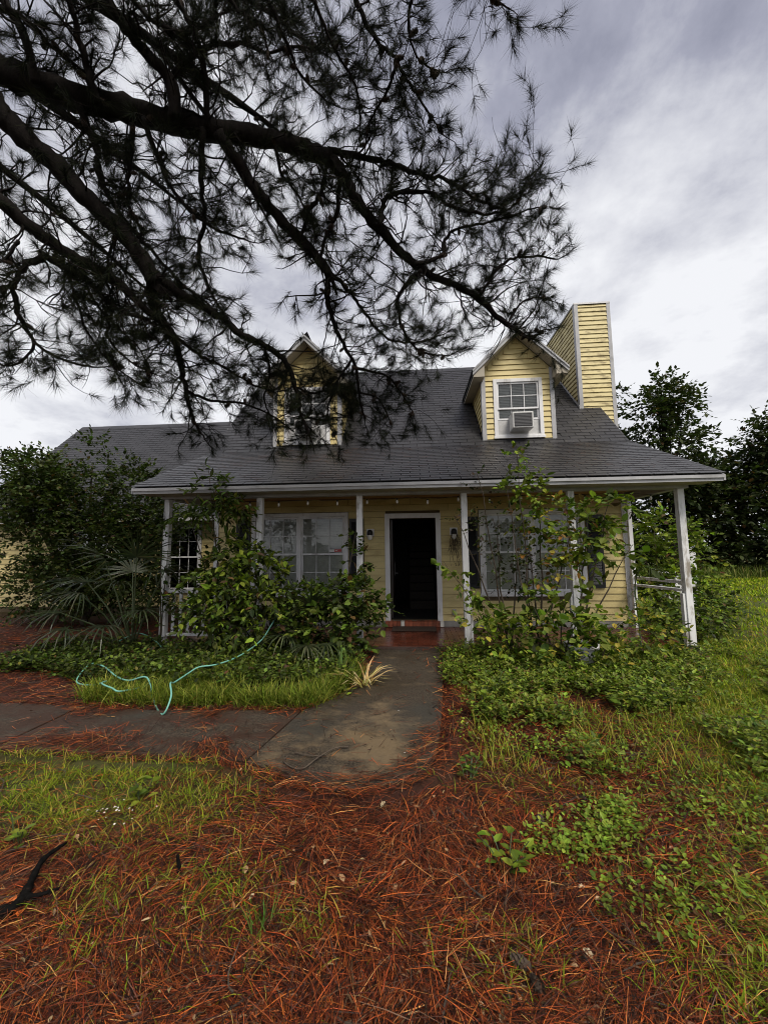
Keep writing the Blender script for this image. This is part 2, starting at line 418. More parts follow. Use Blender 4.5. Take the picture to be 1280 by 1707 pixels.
st = ramp(nt, nz(nt, 30, 6, 0.75, (1, 1, 1)), [(0.32, (0.012, 0.006, 0.004)), (0.5, (0.045, 0.012, 0.006)), (0.68, (0.12, 0.032, 0.013))])
st = mixc(nt, ramp(nt, nz(nt, 1.1, 4, 0.6, off=5), [(0.42, 0.0), (0.65, 0.55)]), st, (0.05, 0.022, 0.013))
gr = ramp(nt, nz(nt, 14, 5, 0.7), [(0.3, (0.025, 0.032, 0.006)), (0.55, (0.065, 0.082, 0.012)), (0.75, (0.13, 0.135, 0.03))])
gr = mixc(nt, ramp(nt, nz(nt, 0.35, 4, 0.6, off=2), [(0.4, 0.0), (0.62, 0.5)]), gr, (0.085, 0.085, 0.024))
nt.links.new(mixc(nt, sepc.outputs[0], st, gr), bs.inputs['Base Color'])
bs.inputs['Roughness'].default_value = 0.85; bs.inputs['Specular IOR Level'].default_value = 0.25
bump(nt, bs, nz(nt, 45, 6, 0.75), 0.9, 0.03)
gme.materials.append(m)
ground = link('ground', gme); tag(ground, 'ground covered in red brown pine straw and patchy green grass', kind='structure')

# ------------------------------------------------------------------ concrete walk
m, nt, bs = mat_new('damp_concrete'); MT['concrete'] = m
c = ramp(nt, nz(nt, 60, 6, 0.8), [(0.38, (0.011, 0.008, 0.0055)), (0.5, (0.037, 0.028, 0.019)), (0.62, (0.088, 0.069, 0.048))])
gp = node(nt, 'ShaderNodeNewGeometry'); dv = node(nt, 'ShaderNodeVectorMath', operation='DISTANCE'); dv.inputs[1].default_value = (-.40, 3.35, .03)
nt.links.new(gp.outputs['Position'], dv.inputs[0])
near = node(nt, 'ShaderNodeMapRange'); near.inputs[1].default_value = .1; near.inputs[2].default_value = 1.0; near.inputs[3].default_value = .16; near.inputs[4].default_value = -.10
nt.links.new(dv.outputs['Value'], near.inputs[0])
dsum = node(nt, 'ShaderNodeMath', operation='ADD'); nt.links.new(near.outputs[0], dsum.inputs[0]); nt.links.new(nz(nt, 2.6, 5, 0.62, (1, 1.4, 1), 12.4), dsum.inputs[1])
dry = ramp(nt, dsum.outputs[0], [(0.50, 0.0), (0.68, 0.9)])
c = mixc(nt, dry, c, mixc(nt, nz(nt, 70, 5, .8), (0.085, 0.060, 0.034), (0.20, 0.145, 0.083)))
wet = ramp(nt, nz(nt, 1.3, 5, 0.6, off=31.0), [(0.50, 0.0), (0.64, 0.75)])
c = mixc(nt, wet, c, mixc(nt, nz(nt, 70, 5, .8), (0.018, 0.017, 0.013), (0.05, 0.046, 0.038)))
nt.links.new(c, bs.inputs['Base Color'])
nt.links.new(ramp(nt, nz(nt, 1.9, 5, 0.6, off=31.0), [(0.42, 0.85), (0.64, 0.5)]), bs.inputs['Roughness']); bs.inputs['Specular IOR Level'].default_value = 0.3
bump(nt, bs, nz(nt, 110, 5, 0.8), 0.5, 0.004)
walk = empty('walkway', (0, 4, 0)); tag(walk, 'damp stained concrete walkway curving from the porch to the left', kind='structure')
slabs = [[(.42,6.195),(.34,5.055),(-.625,5.055),(-.62,6.195)],
         [(.338,5.04),(.27,4.2),(.21,3.6),(.15,3.2),(.06,2.92),(-.12,2.75),(-.37,2.66),(-.65,2.68),(-.9,2.76),(-1.15,2.9),(-1.245,2.93),(-1.085,3.86),(-.86,4.15),(-.68,4.6),(-.63,5.04)],
         [(-1.265,2.945),(-2.0,3.0),(-3.0,3.02),(-3.35,3.03),(-3.35,3.86),(-2.5,3.80),(-1.105,3.87)],
         [(-3.365,3.03),(-4.0,3.05),(-8.0,3.1),(-8.0,3.95),(-4.0,3.9),(-3.365,3.86)]]
m2 = MT['concrete'].copy(); m2.name = 'soil_stained_concrete'; nt = m2.node_tree; bs = nt.nodes['Principled BSDF']
c0 = bs.inputs['Base Color'].links[0].from_socket
soil = ramp(nt, nz(nt, 2.2, 6, 0.68, (1, 1.6, 1), 17.0), [(0.40, 0.0), (0.58, 0.9)])
nt.links.new(mixc(nt, soil, c0, mixc(nt, nz(nt, 50, 5, .8), (0.012, 0.006, 0.004), (0.06, 0.028, 0.016))), bs.inputs['Base Color'])
for k, s in enumerate(slabs):
    MB().prism([(x, y, -0.06) for x, y in s], (0, 0, 0.09+0.004*(k % 2))).build('slab', MT['concrete'] if k < 2 else m2, walk, bevel=0.006)

# ------------------------------------------------------------------ the house
HX, WY, PY = 4.08, 7.80, 6.28             # half width, front wall plane, line of porch posts
FLOOR = 0.08
RX, EY, EZ, BY, BZ, RY, RZ = 4.45, 5.80, 2.60, 8.15, 3.73, 11.25, 6.90   # roof: half width, eave, break, ridge
S1, S2 = (BZ-EZ)/(BY-EY), (RZ-BZ)/(RY-BY)
def roof_z(y): return EZ+(y-EY)*S1 if y < BY else BZ+(y-BY)*S2
house = empty('house', (0, WY, 0), 'yellow clapboard house with two dormers, dark shingle roof and white-posted porch', 'house')
WIN_Z0, WIN_Z1 = 0.74, 2.25
openings = [(-3.22, -1.38, WIN_Z0, WIN_Z1), (-0.46, 0.45, 0.19, 2.19), (1.38, 3.22, WIN_Z0, WIN_Z1)]
def wall_boxes(mb, x0, x1, y0, y1, z0, z1, holes):
    xs = sorted({x0, x1} | {h[0] for h in holes} | {h[1] for h in holes})
    for a, b in zip(xs, xs[1:]):
        hs = [h for h in holes if h[0] <= a+1e-6 and h[1] >= b-1e-6]
        if not hs: mb.box(a, b, y0, y1, z0, z1); continue
        h = hs[0]
        if h[2] > z0: mb.box(a, b, y0, y1, z0, h[2])
        if h[3] < z1: mb.box(a, b, y0, y1, h[3], z1)
front = wall_boxes
mb = MB(); wall_boxes(mb, -HX, HX, WY+.012, WY+.15, 0.0, 2.68, openings)
wall_front = mb.build('wall', MT['sheathing'], house)
mb = MB()
gab = [(WY+.16, 0), (14.4, 0), (14.4, 3.5), (RY, RZ-.12), (BY, BZ-.12), (WY+.16, roof_z(WY)-.1)]
for sx in (-1, 1): mb.prism([(sx*(HX-.001), y, z) for y, z in gab], (-sx*0.12, 0, 0))
mb.box(-HX+.13, HX-.13, 14.28, 14.4, 0, 3.5)
wall_gable = mb.build('gable_wall', MT['sheathing'], house)
# room behind the front door
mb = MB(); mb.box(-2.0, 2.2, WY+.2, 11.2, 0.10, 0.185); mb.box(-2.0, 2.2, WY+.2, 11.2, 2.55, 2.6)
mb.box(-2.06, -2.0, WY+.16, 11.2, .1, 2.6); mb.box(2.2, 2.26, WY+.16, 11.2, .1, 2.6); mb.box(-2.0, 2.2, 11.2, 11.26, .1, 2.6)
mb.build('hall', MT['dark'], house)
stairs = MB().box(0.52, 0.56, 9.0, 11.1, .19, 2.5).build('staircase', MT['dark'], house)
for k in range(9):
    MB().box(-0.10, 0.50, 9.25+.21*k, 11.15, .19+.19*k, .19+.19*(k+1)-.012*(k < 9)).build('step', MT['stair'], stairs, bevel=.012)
MB().box(-HX+.002, HX-.002, WY-.008, WY+.009, 0.0, 0.185).build('foundation', MT['foundation'], house)

# lap siding: one object per plank
def plank_mesh(expo):
    h = expo-.004
    v = [(0,0,0),(1,0,0),(1,.027,0),(0,.027,0),(0,0,h),(1,0,h),(1,.007,h),(0,.007,h)]
    f = [(0,3,2,1),(4,5,6,7),(0,1,5,4),(1,2,6,5),(2,3,7,6),(3,0,4,7)]
    me = bpy.data.meshes.new('plank'); me.from_pydata(v, [], f); me.update(); return me
_pl = {}
def siding(par, org, u, n, u0, u1, z0, z1, expo, mat, holes=(), limit=None, joint=2.6, joined=False):
    key = (expo, mat.name)
    if key not in _pl: _pl[key] = plank_mesh(expo); _pl[key].materials.append(mat)
    org, u, n = Vector(org), Vector(u), Vector(n); z = z0; r = 0; jm = MB()
    while z < z1-0.02:
        lo, hi = u0, u1
        if limit:
            a, b = limit(z); a2, b2 = limit(min(z+expo, z1)); lo, hi = max(u0, a, a2), min(u1, b, b2)
        iv = [(lo, hi)]
        for h0, h1, k0, k1 in holes:
            if k0 < z+expo*.6 and k1 > z+expo*.4:
                iv = [q for a, b in iv for q in ((a, min(b, h0)), (max(a, h1), b)) if q[1]-q[0] > 0]
        out = []
        for a, b in iv:
            while b-a > joint:
                c = a + random.uniform(0.45, 0.8)*joint; out.append((a, c-.002)); a = c+.002
            out.append((a, b))
        hz = min(expo, z1-z)/expo
        for a, b in out:
            if b-a < 0.03: continue
            d = u*(b-a); p = org+u*a
            M = Matrix(((d.x, n.x, 0, p.x), (d.y, n.y, 0, p.y), (0, 0, hz, z), (0, 0, 0, 1)))
            if joined:
                b0 = len(jm.v); jm.v += [tuple(M @ v.co) for v in _pl[key].vertices]; jm.f += [tuple(b0+i for i in q.vertices) for q in _pl[key].polygons]; continue
            o = bpy.data.objects.new('plank', _pl[key]); COL.objects.link(o); o.matrix_basis = M; parent_to(o, par)
        z += expo; r += 1
    if joined and jm.v: tag(jm.build('siding_boards', mat, par), kind='stuff')
X3, Y3 = (1, 0, 0), (0, 1, 0)
grow = [(h[0]-.09, h[1]+.09, h[2]-.10 if h[2] > .3 else 0, h[3]+.09) for h in openings]
siding(wall_front, (0, WY+.012, 0), X3, (0, -1, 0), -HX+.07, HX-.07, 0.185, 2.6, 0.127, MT['siding'], grow)
for sx in (-1, 1):
    x0, x1 = sorted((sx*(HX+.015), sx*(HX-.075)))
    MB().box(x0, x1, WY-.02, WY+.03, 0.10, 2.6).build('corner_board', MT['peel'], house)
siding(wall_gable, (HX, 0, 0), Y3, (1, 0, 0), WY+.05, 9.2, 0.185, 3.6, 0.127, MT['siding'], limit=lambda z: (WY+.05, 14) if z < 3.3 else (BY+(z-BZ)/S2+.3, 14), joined=True)

# porch floor, bricks, posts, beam, ceiling
pf = MB().box(-HX-.12, HX+.12, 6.20, WY-.009, -0.10, FLOOR-.008).build('porch_floor', MT['mortar'], house)
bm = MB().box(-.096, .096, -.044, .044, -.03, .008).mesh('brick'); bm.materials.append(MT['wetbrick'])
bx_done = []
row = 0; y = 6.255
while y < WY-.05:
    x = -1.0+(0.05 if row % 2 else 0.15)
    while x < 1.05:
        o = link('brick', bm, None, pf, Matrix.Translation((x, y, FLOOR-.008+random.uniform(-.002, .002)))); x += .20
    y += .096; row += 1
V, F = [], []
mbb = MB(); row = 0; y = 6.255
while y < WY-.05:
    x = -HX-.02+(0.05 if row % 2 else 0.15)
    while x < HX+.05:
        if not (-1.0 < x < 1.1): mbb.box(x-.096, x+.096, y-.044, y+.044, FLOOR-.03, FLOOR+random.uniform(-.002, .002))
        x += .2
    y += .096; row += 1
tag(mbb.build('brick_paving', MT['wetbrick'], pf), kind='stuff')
ths = MB().box(-.56, .56, WY-.085, WY+.16, FLOOR+.002, .176).build('threshold', MT['mortar'], house)
tb = MB().box(-.034, .034, -.115, .06, -.05, .05).mesh('brick'); tb.materials.append(MT['brick'])
tw = MB().box(-.034, .034, -.115, .06, -.05, .05).mesh('brick'); tw.materials.append(MT['chip'])
for k in range(15):
    link('brick', tw if k in (4, 14) else tb, None, ths, Matrix.Translation((-.525+.075*k, WY-.01, .136+random.uniform(-.003, .003))))
POSTS = [-4.12, -2.52, -.86, .82, 2.47, 4.10]
for k, px in enumerate(POSTS):
    p = MB().box(px-.048, px+.048, PY-.048, PY+.048, FLOOR-.02 if k < 5 else -.02, 2.452).build('post', MT['peel'], house, bevel=.006)
    if k in (3, 4, 5):
        MB().box(px+(-.085 if k > 3 else .052), px+(-.052 if k > 3 else .085), PY-.03, PY+.04, FLOOR+.01, .86).build('rail_stud', MT['peel'], p, bevel=.003)
        MB().box(px-.07, px+.07, PY-.07, PY+.07, FLOOR-.005, FLOOR+.03).build('post_shoe', MT['black'], p)
bw = MB().box(-4.2, 4.2, PY-.075, PY+.075, 2.453, 2.60).build('beam', MT['trim'], house, bevel=.006)
for sx in (-1, 1): MB().box(sx*4.12-.06, sx*4.12+.06, PY+.078, WY+.1, 2.456, 2.59).build('beam', MT['trim'], house, bevel=.006)
cl_ = MB()
y = PY+.08
while y < WY-.02:
    cl_.box(-4.05, 4.05, y, min(y+.088, WY-.012), 2.603, 2.625); y += .092
tag(cl_.build('porch_ceiling', MT['ceiling'], house))
MB().box(HX-.1, HX+.16, PY+.4, WY, 2.63, 2.66).build('ceiling_frame', MT['ceiling'], house)
link('corner_bracket', MB().tube([(4.1, WY-.06, 1.9), (4.1, WY-.12, 2.1), (4.1, WY-.3, 2.32), (4.1, WY-.34, 2.45)], .012, 5).tube([(4.1, WY-.05, 2.2), (4.1, WY-.2, 2.22), (4.1, WY-.22, 2.38), (4.1, WY-.07, 2.42)], .008, 5).mesh('corner_bracket'), MT['black'], house)

# roof decks
prof = [(EY+.02, EZ-.035), (EY+.02, EZ-.012), (BY, BZ-.012), (RY, RZ-.012), (14.5, RZ-.012-(14.5-RY)*S2), (14.5, RZ-.14-(14.5-RY)*S2), (RY, RZ-.14), (BY, BZ-.12), (EY+.3, EZ+.02)]
roof = MB().prism([(-RX+.02, y, z) for y, z in prof], (2*RX-.04, 0, 0)).build('roof', MT['deck'], house)
# eave trim
MB().box(-RX+.03, RX-.03, EY+.025, EY+.05, 2.49, 2.575).build('fascia', MT['trim'], house)
MB().box(-RX+.01, RX-.01, EY+.002, EY+.024, 2.535, 2.580).build('drip_board', MT['trim'], house)
MB().box(-RX+.05, RX-.05, EY+.051, PY-.076, 2.50, 2.512).build('soffit', MT['soffit'], house)
for sx in (-1, 1):
    xo = sx*(RX-.018)
    mb = MB()
    pr = [(EY+.03, EZ-.10), (EY+.03, EZ-.016), (BY, BZ-.016), (RY, RZ-.016), (RY, RZ-.19), (BY+.03, BZ-.15)]
    mb.prism([(xo, y, z) for y, z in pr], (sx*.03, 0, 0)); mb.build('rake_board', MT['trim'], house)
    mb = MB().prism([(sx*(HX+.02), y, z) for y, z in [(EY+.3, 2.52), (WY, 2.52), (WY+.2, roof_z(WY)-.14), (EY+.35, roof_z(EY+.35)-.14)]], (sx*.015, 0, 0))
    mb.build('gable_infill', MT['siding'], house)

# shingles
TW, TE, TT = 0.305, 0.132, 0.009
tabv = [(-.5, 0, 0), (.5, 0, 0), (.5, 1, -.8), (-.5, 1, -.8), (-.5, 0, 1), (.5, 0, 1), (.5, 1, .1), (-.5, 1, .1)]
tabf = [(0,3,2,1),(4,5,6,7),(0,1,5,4),(1,2,6,5),(2,3,7,6),(3,0,4,7)]
tab = bpy.data.meshes.new('shingle'); tab.from_pydata([(x*(TW-.012), y*(TE+.03), z*TT) for x, y, z in tabv], [], tabf); tab.update()
tab.attributes.new('tint', 'FLOAT_COLOR', 'FACE').data.foreach_set('color', np.ones(24, np.float32))
tab.materials.append(MT['shingle'])
def field(org, u, w, width, length, keep=None, tw=TW, te=TE):
    """one (centre, scale) per tab, laid in half-bond rows from the eave up"""
    org, u, w = Vector(org), Vector(u).normalized(), Vector(w).normalized(); n = u.cross(w); res = []
    for r in range(int(length/te)+1):
        s = r*te
        if s > length-.03: break
        x = -((r*0.5) % 1.0)*tw + (r*.37 % 1)*.012
        while x < width-.01:
            a, b = max(x, 0), min(x+tw, width)
            if b-a > .03:
                p = org+u*((a+b)/2)+w*s
                if keep is None or keep(p): res.append((p, u, w, n, (b-a)/tw, s))
            x += tw
    return res
def tab_matrix(t, jit=True):
    p, u, w, n, sc, s = t
    j = random.uniform(-.004, .004) if jit else 0
    p = p+w*j+n*.002
    return Matrix(((u.x*sc, w.x, n.x, p.x), (u.y*sc, w.y, n.y, p.y), (u.z*sc, w.z, n.z, p.z), (0, 0, 0, 1)))
def lay(tabs, par, count):
    for t in tabs[:count]: link('shingle', tab, None, par, tab_matrix(t))
    rest = tabs[count:]
    if rest:
        Vt = np.array([v.co[:] for v in tab.vertices]); Vs, Fs = [], []
        for k, t in enumerate(rest):
            M = np.array(tab_matrix(t)); Vs.append(Vt @ M[:3, :3].T + M[:3, 3]); Fs.append(np.array(tabf)+8*k)
        tn = np.repeat(rng.uniform(.74, 1.22, (len(rest), 1)), 6, 0)*np.ones((1, 3))
        me = np_mesh('shingle_field', np.concatenate(Vs), np.concatenate(Fs), tn)
        tag(link('shingle_field', me, MT['shingle'], par), kind='stuff')
w1 = Vector((0, BY-EY, BZ-EZ)); w2 = Vector((0, RY-BY, RZ-BZ))
DX, DHW, DY, DPK = 2.30, 0.755, 8.30, 6.30       # dormers: centre offset, half width of face, face plane, ridge height
DBACK = BY+(DPK-BZ)/S2
def keep_main(p):
    for c in (-DX, DX):
        if abs(p.x-c) < DHW-.02 and p.y > DY+.03 and p.z < DPK-abs(p.x-c)*1.0: return False
    if p.x > 3.98 and 9.25 < p.y < 11.2: return False
    return True
t1 = field((-RX, EY, EZ), X3, w1, 2*RX, w1.length)
t2 = field((-RX, BY+.004, BZ+.004), X3, w2, 2*RX, w2.length-.02, keep_main)
lay(t1+t2, roof, 300)
cap = bpy.data.meshes.new('ridge_cap')
cap.from_pydata([(-.5,-.13,-.125),(-.5,0,.012),(-.5,.13,-.125),(.5,-.13,-.13),(.5,0,.004),(.5,.13,-.13)], [], [(0,3,4,1),(1,4,5,2)]); cap.update(); cap.attributes.new('tint', 'FLOAT_COLOR', 'FACE').data.foreach_set('color', np.ones(8, np.float32)); cap.materials.append(MT['shingle'])
x = -RX+.15
while x < RX:
    link('ridge_cap', cap, None, roof, Matrix.Translation((x, RY, RZ+.012)) @ Matrix.Diagonal((.31, 1, 1, 1))); x += .29

# dormers
def dormer(sx):
    cx = sx*DX; FZ = BZ+(DY-BY)*S2
    mb = MB()
    face = [(cx-DHW, DY, FZ-.1), (cx+DHW, DY, FZ-.1), (cx+DHW, DY, DPK-DHW-.12), (cx, DY, DPK-.12), (cx-DHW, DY, DPK-DHW-.12)]
    wx0, wx1, wz0, wz1 = cx-.46, cx+.46, FZ+.07, FZ+1.28
    # face with a window hole, cheeks
    mb.prism([(cx-DHW+.01, DY+.012, FZ-.1), (wx0, DY+.012, FZ-.1), (wx0, DY+.012, DPK-.12-.46), (cx-DHW+.01, DY+.012, DPK-DHW-.12)], (0, .1, 0))
    mb.prism([(wx1, DY+.012, FZ-.1), (cx+DHW-.01, DY+.012, FZ-.1), (cx+DHW-.01, DY+.012, DPK-DHW-.12), (wx1, DY+.012, DPK-.12-.46)], (0, .1, 0))
    mb.prism([(wx0, DY+.0121, wz1), (wx1, DY+.0121, wz1), (wx1, DY+.0121, DPK-.12-.46), (cx, DY+.0121, DPK-.13), (wx0, DY+.0121, DPK-.12-.46)], (0, .09, 0))
    mb.box(wx0, wx1, DY+.0122, DY+.1, FZ-.1, wz0)
    ctop = DPK-DHW-.12; yb = BY+(ctop-BZ)/S2
    for e in (-1, 1):
        mb.prism([(cx+e*(DHW-.012), DY+.03, FZ-.1), (cx+e*(DHW-.012), DY+.03, ctop), (cx+e*(DHW-.012), yb, ctop), (cx+e*(DHW-.012), DY+.2, FZ-.1)], (-e*.06, 0, 0))
    d = mb.build('dormer', MT['siding'], house)
    lim = lambda z: (cx-DHW+.075, cx+DHW-.075) if z < ctop-.08 else (cx-(DPK-.12-z)+.02, cx+(DPK-.12-z)-.02)
    siding(d, (0, DY+.012, 0), X3, (0, -1, 0), cx-DHW+.02, cx+DHW-.02, FZ+.01, DPK-.2, .118, MT['siding'], [(wx0-.06, wx1+.06, wz0-.1, wz1+.06)], lim)
    for e in (-1, 1):
        siding(d, (cx+e*(DHW-.012), 0, 0), Y3, (e, 0, 0), DY+.03, 11, FZ+.01, ctop, .118, MT['siding'],
               limit=lambda z: (DY+.03, BY+(z-BZ)/S2-.01), joined=(e == sx))
        a, b = sorted((cx+e*(DHW+.012), cx+e*(DHW-.075)))
        MB().box(a, b, DY-.022, DY+.022, FZ-.06, ctop+.02).build('corner_board', MT['trim'], d)
        a, b = sorted((cx+e*(DHW+.0125), cx+e*(DHW-.011)))
        MB().box(a, b, DY+.023, DY+.09, FZ-.02, ctop+.02).build('corner_board', MT['trim'], d)
    HW, FO = 0.97, 8.0
    for e in (-1, 1):                                # two roof planes with boards and shingles
        a = Vector((cx, 0, DPK)); b = Vector((cx+e*HW, 0, DPK-HW))
        dn = Vector((0, 0, -.085))
        yb_top, yb_bot = DBACK, BY+(DPK-HW-BZ)/S2
        mb = MB(); n0 = len(mb.v)
        q = [(a.x, FO, a.z), (b.x, FO, b.z), (b.x, yb_bot+.08, b.z), (a.x, yb_top+.05, a.z)]
        mb.v += q+[(x, y, z-.075) for x, y, z in q]
        mb.f += [(0,1,2,3),(7,6,5,4),(0,4,5,1),(1,5,6,2),(2,6,7,3),(3,7,4,0)]
        rr = mb.build('dormer_roof', MT['deck'], house)
        MB().prism([(cx+e*.0, FO-.012, DPK-.012), (b.x+e*.01, FO-.012, b.z-.018), (b.x+e*.01, FO-.012, b.z-.12), (cx, FO-.012, DPK-.14)], (0, .026, 0)).build('rake_board', MT['trim'], rr)
        MB().prism([(cx+e*.0, FO-.03, DPK-.006), (b.x+e*.014, FO-.03, b.z-.012), (b.x+e*.014, FO-.03, b.z-.055), (cx, FO-.03, DPK-.05)], (0, .017, 0)).build('rake_board', MT['trim'], rr)
        # sloped soffit under the front overhang and boxed return at the foot
        MB().prism([(cx+e*.01, FO+.016, DPK-.135), (b.x-e*.02, FO+.016, b.z-.115), (b.x-e*.02, FO+.016, b.z-.1), (cx+e*.01, FO+.016, DPK-.12)], (0, DY-FO-.03, 0)).build('soffit', MT['soffit'], rr)
        x0, x1 = sorted((cx+e*(DHW-.02), b.x-e*.005))
        MB().prism([(cx+e*(DHW-.02), FO+.018, DPK-DHW-.13), (b.x-e*.006, FO+.018, b.z-.118), (b.x-e*.006, FO+.018, b.z-.155), (cx+e*(DHW-.02), FO+.018, b.z-.155)], (0, yb_bot-FO-.2, 0)).build('eave_box', MT['soffit'], rr)
        wv = (a-b); u = Vector((0, 1 if e < 0 else 1, 0))
        uu = Vector((0, -1, 0)) if e > 0 else Vector((0, 1, 0))
        uu = -uu
        L = DBACK-FO
        if e < 0: tabs = field((b.x-.015, FO+L, b.z-.015+.004), (0, -1, 0), wv, L, wv.length)
        else: tabs = field((b.x+.015, FO, b.z-.015+.004), (0, 1, 0), wv, L, wv.length)
        tabs = [t for t in tabs if t[0].y < BY+(t[0].z-BZ)/S2+.1]
        lay(tabs, rr, 0)
    y = FO+.30
    while y < DBACK:
        link('ridge_cap', cap, None, rr, Matrix.Translation((cx, y, DPK+.012)) @ Matrix.Rotation(math.pi/2, 4, 'Z') @ Matrix.Diagonal((.3, 1, 1, 1))); y += .28
    return d, (cx, wx0, wx1, wz0, wz1)

def blinds(name, par, x0, x1, y, z0, z1, pitch=.034):
    mb = MB(); z = z0
    while z < z1:
        mb.prism([(x0, y-.008, z), (x0, y-.008, z+.002), (x0, y+.008, z+.034), (x0, y+.008, z+.032)], (x1-x0, 0, 0)); z += pitch
    return tag(mb.build(name, MT['blind'], par), kind='stuff')
def double_hung(x0, x1, y, z0, z1, par, trimw=.08, cols=3, mull=False, fill=None, blind_to=None, sticker=False):
    """trim frame, sashes, muntins and panes; parts of one window"""
    w = MB()
    w.box(x0-trimw, x0, y-.03, y+.05, z0-trimw*.9, z1+trimw); w.box(x1, x1+trimw, y-.03, y+.05, z0-trimw*.9, z1+trimw)
    w.box(x0, x1, y-.0295, y+.05, z1, z1+trimw); w.box(x0, x1, y-.0295, y+.05, z0-trimw*.9, z0)
    win = w.build('window', MT['white'], par, bevel=.004)
    MB().box(x0-trimw-.02, x1+trimw+.02, y-.05, y-.032, z0-trimw*.9-.02, z0-trimw*.45).build('sill', MT['white'], win, bevel=.004)
    secs = [(x0+.002, x1-.002)] if not mull else [(x0+.002, (x0+x1)/2-.035), ((x0+x1)/2+.035, x1-.002)]
    if mull: MB().box((x0+x1)/2-.034, (x0+x1)/2+.034, y-.022, y+.05, z0+.001, z1-.001).build('mullion', MT['white'], win, bevel=.004)
    zm = (z0+z1)/2+.0
    for a, b in secs:
        for (q0, q1, yy) in ((zm-.02, z1-.002, y+.006), (z0+.002 if fill is None else fill, zm+.02, y+.030)):
            s = MB(); t = .036
            s.box(a, b, yy-.012, yy+.012, q0, q0+t); s.box(a, b, yy-.012, yy+.012, q1-t, q1)
            s.box(a, a+t, yy-.0118, yy+.0118, q0+t, q1-t); s.box(b-t, b, yy-.0118, yy+.0118, q0+t, q1-t)
            s.build('sash', MT['white'], win, bevel=.003)
            mt = MB(); ia, ib, ja, jb = a+t, b-t, q0+t, q1-t
            for k in range(1, cols): xx = ia+(ib-ia)*k/cols; mt.box(xx-.007, xx+.007, yy-.006, yy+.004, ja, jb)
            zz = (ja+jb)/2; 
            if fill is None or yy < y+.02: mt.box(ia, ib, yy-.0055, yy+.0035, zz-.007, zz+.007)
            mt.build('muntin', MT['white'], win)
            MB().box(ia-.004, ib+.004, yy+.0042, yy+.0072, ja-.004, jb+.004).build('pane', MT['glass'], win)
        if blind_to: blinds('blind', win, a+.03, b-.03, y+.058, blind_to, z1-.02)
    return win
for (a, b, z0, z1) in (openings[0], openings[2]):
    wv_ = double_hung(a, b, WY, z0, z1, house, mull=True, blind_to=z0+.02)
    if a < 0:
        s1 = MB().box(b-.30, b-.20, WY-.0095, WY-.0075, 1.535, 1.585).build('sticker', MT['sticker_white'], wv_)
        MB().box(b-.195, b-.13, WY-.0095, WY-.0075, 1.535, 1.59).build('sticker', MT['sticker_red'], wv_)
        MB().box(b-.125, b-.06, WY-.0095, WY-.0075, 1.54, 1.59).build('sticker', MT['sticker_red'], wv_)
        MB().box(b-.178, b-.148, WY-.0115, WY-.0097, 1.55, 1.575).build('sticker', MT['sticker_white'], wv_)
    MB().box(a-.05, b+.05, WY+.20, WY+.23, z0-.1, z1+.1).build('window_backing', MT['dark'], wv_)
    for x0, x1 in ((a-.40, a-.105), (b+.105, b+.40)):
        s = MB().box(x0, x0+.04, WY-.04, WY-.012, .80, 2.2).box(x1-.04, x1, WY-.04, WY-.012, .80, 2.2)
        for zz in (.80, 1.46, 2.13): s.box(x0+.04, x1-.04, WY-.0395, WY-.012, zz, zz+.07)
        sh = s.build('shutter', MT['black'], house)
        sl = MB(); z = .87
        while z < 2.13:
            if not 1.43 < z < 1.53: sl.prism([(x0+.04, WY-.034, z), (x0+.04, WY-.030, z), (x0+.04, WY-.014, z+.034), (x0+.04, WY-.018, z+.034)], (x1-x0-.08, 0, 0))
            z += .03
        tag(sl.build('louvre_slats', MT['black'], sh), kind='stuff')
        MB().box(x0+.04, x1-.04, WY-.0135, WY-.011, .87, 2.13).build('louvre_back', MT['black'], sh)
dinfo = []
for sx in (-1, 1):
    d, (cx, x0, x1, z0, z1) = dormer(sx)
    wd = double_hung(x0+.02, x1-.02, DY, z0+.03, z1-.02, house, trimw=.075, fill=z0+.36)
    MB().box(x0+.03, x1-.03, DY+.025, DY+.035, z0+.035, z0+.358).build('filler_panel', MT['panel'], wd)
    blinds('blind', wd, x0+.05, x1-.05, DY+.058, z0+.37, z1-.05)
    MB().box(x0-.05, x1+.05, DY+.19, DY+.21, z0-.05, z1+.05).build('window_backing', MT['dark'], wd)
    dinfo.append((cx, z0))

# front door standing open into the hall
dfr = MB().box(-.56, -.462, WY-.03, WY+.15, .185, 2.29).box(.452, .55, WY-.03, WY+.15, .185, 2.29).box(-.461, .451, WY-.0295, WY+.15, 2.192, 2.29)
dfr.build('door_frame', MT['white'], house, bevel=.005)
door = MB().box(-.455, -.415, WY+.16, WY+1.04, .2, 2.18).build('door', MT['darkdoor'], house, bevel=.004)
MB().tube([(-.41, WY+.95, 1.05), (-.36, WY+.95, 1.05)], .012, 8).tube([(-.355, WY+.95, 1.05), (-.355, WY+.84, 1.05)], .009, 8).build('handle', MT['metal'], door)
MB().box(-.412, -.408, WY+.92, WY+.98, 1.0, 1.28).build('lock_plate', MT['metal'], door)

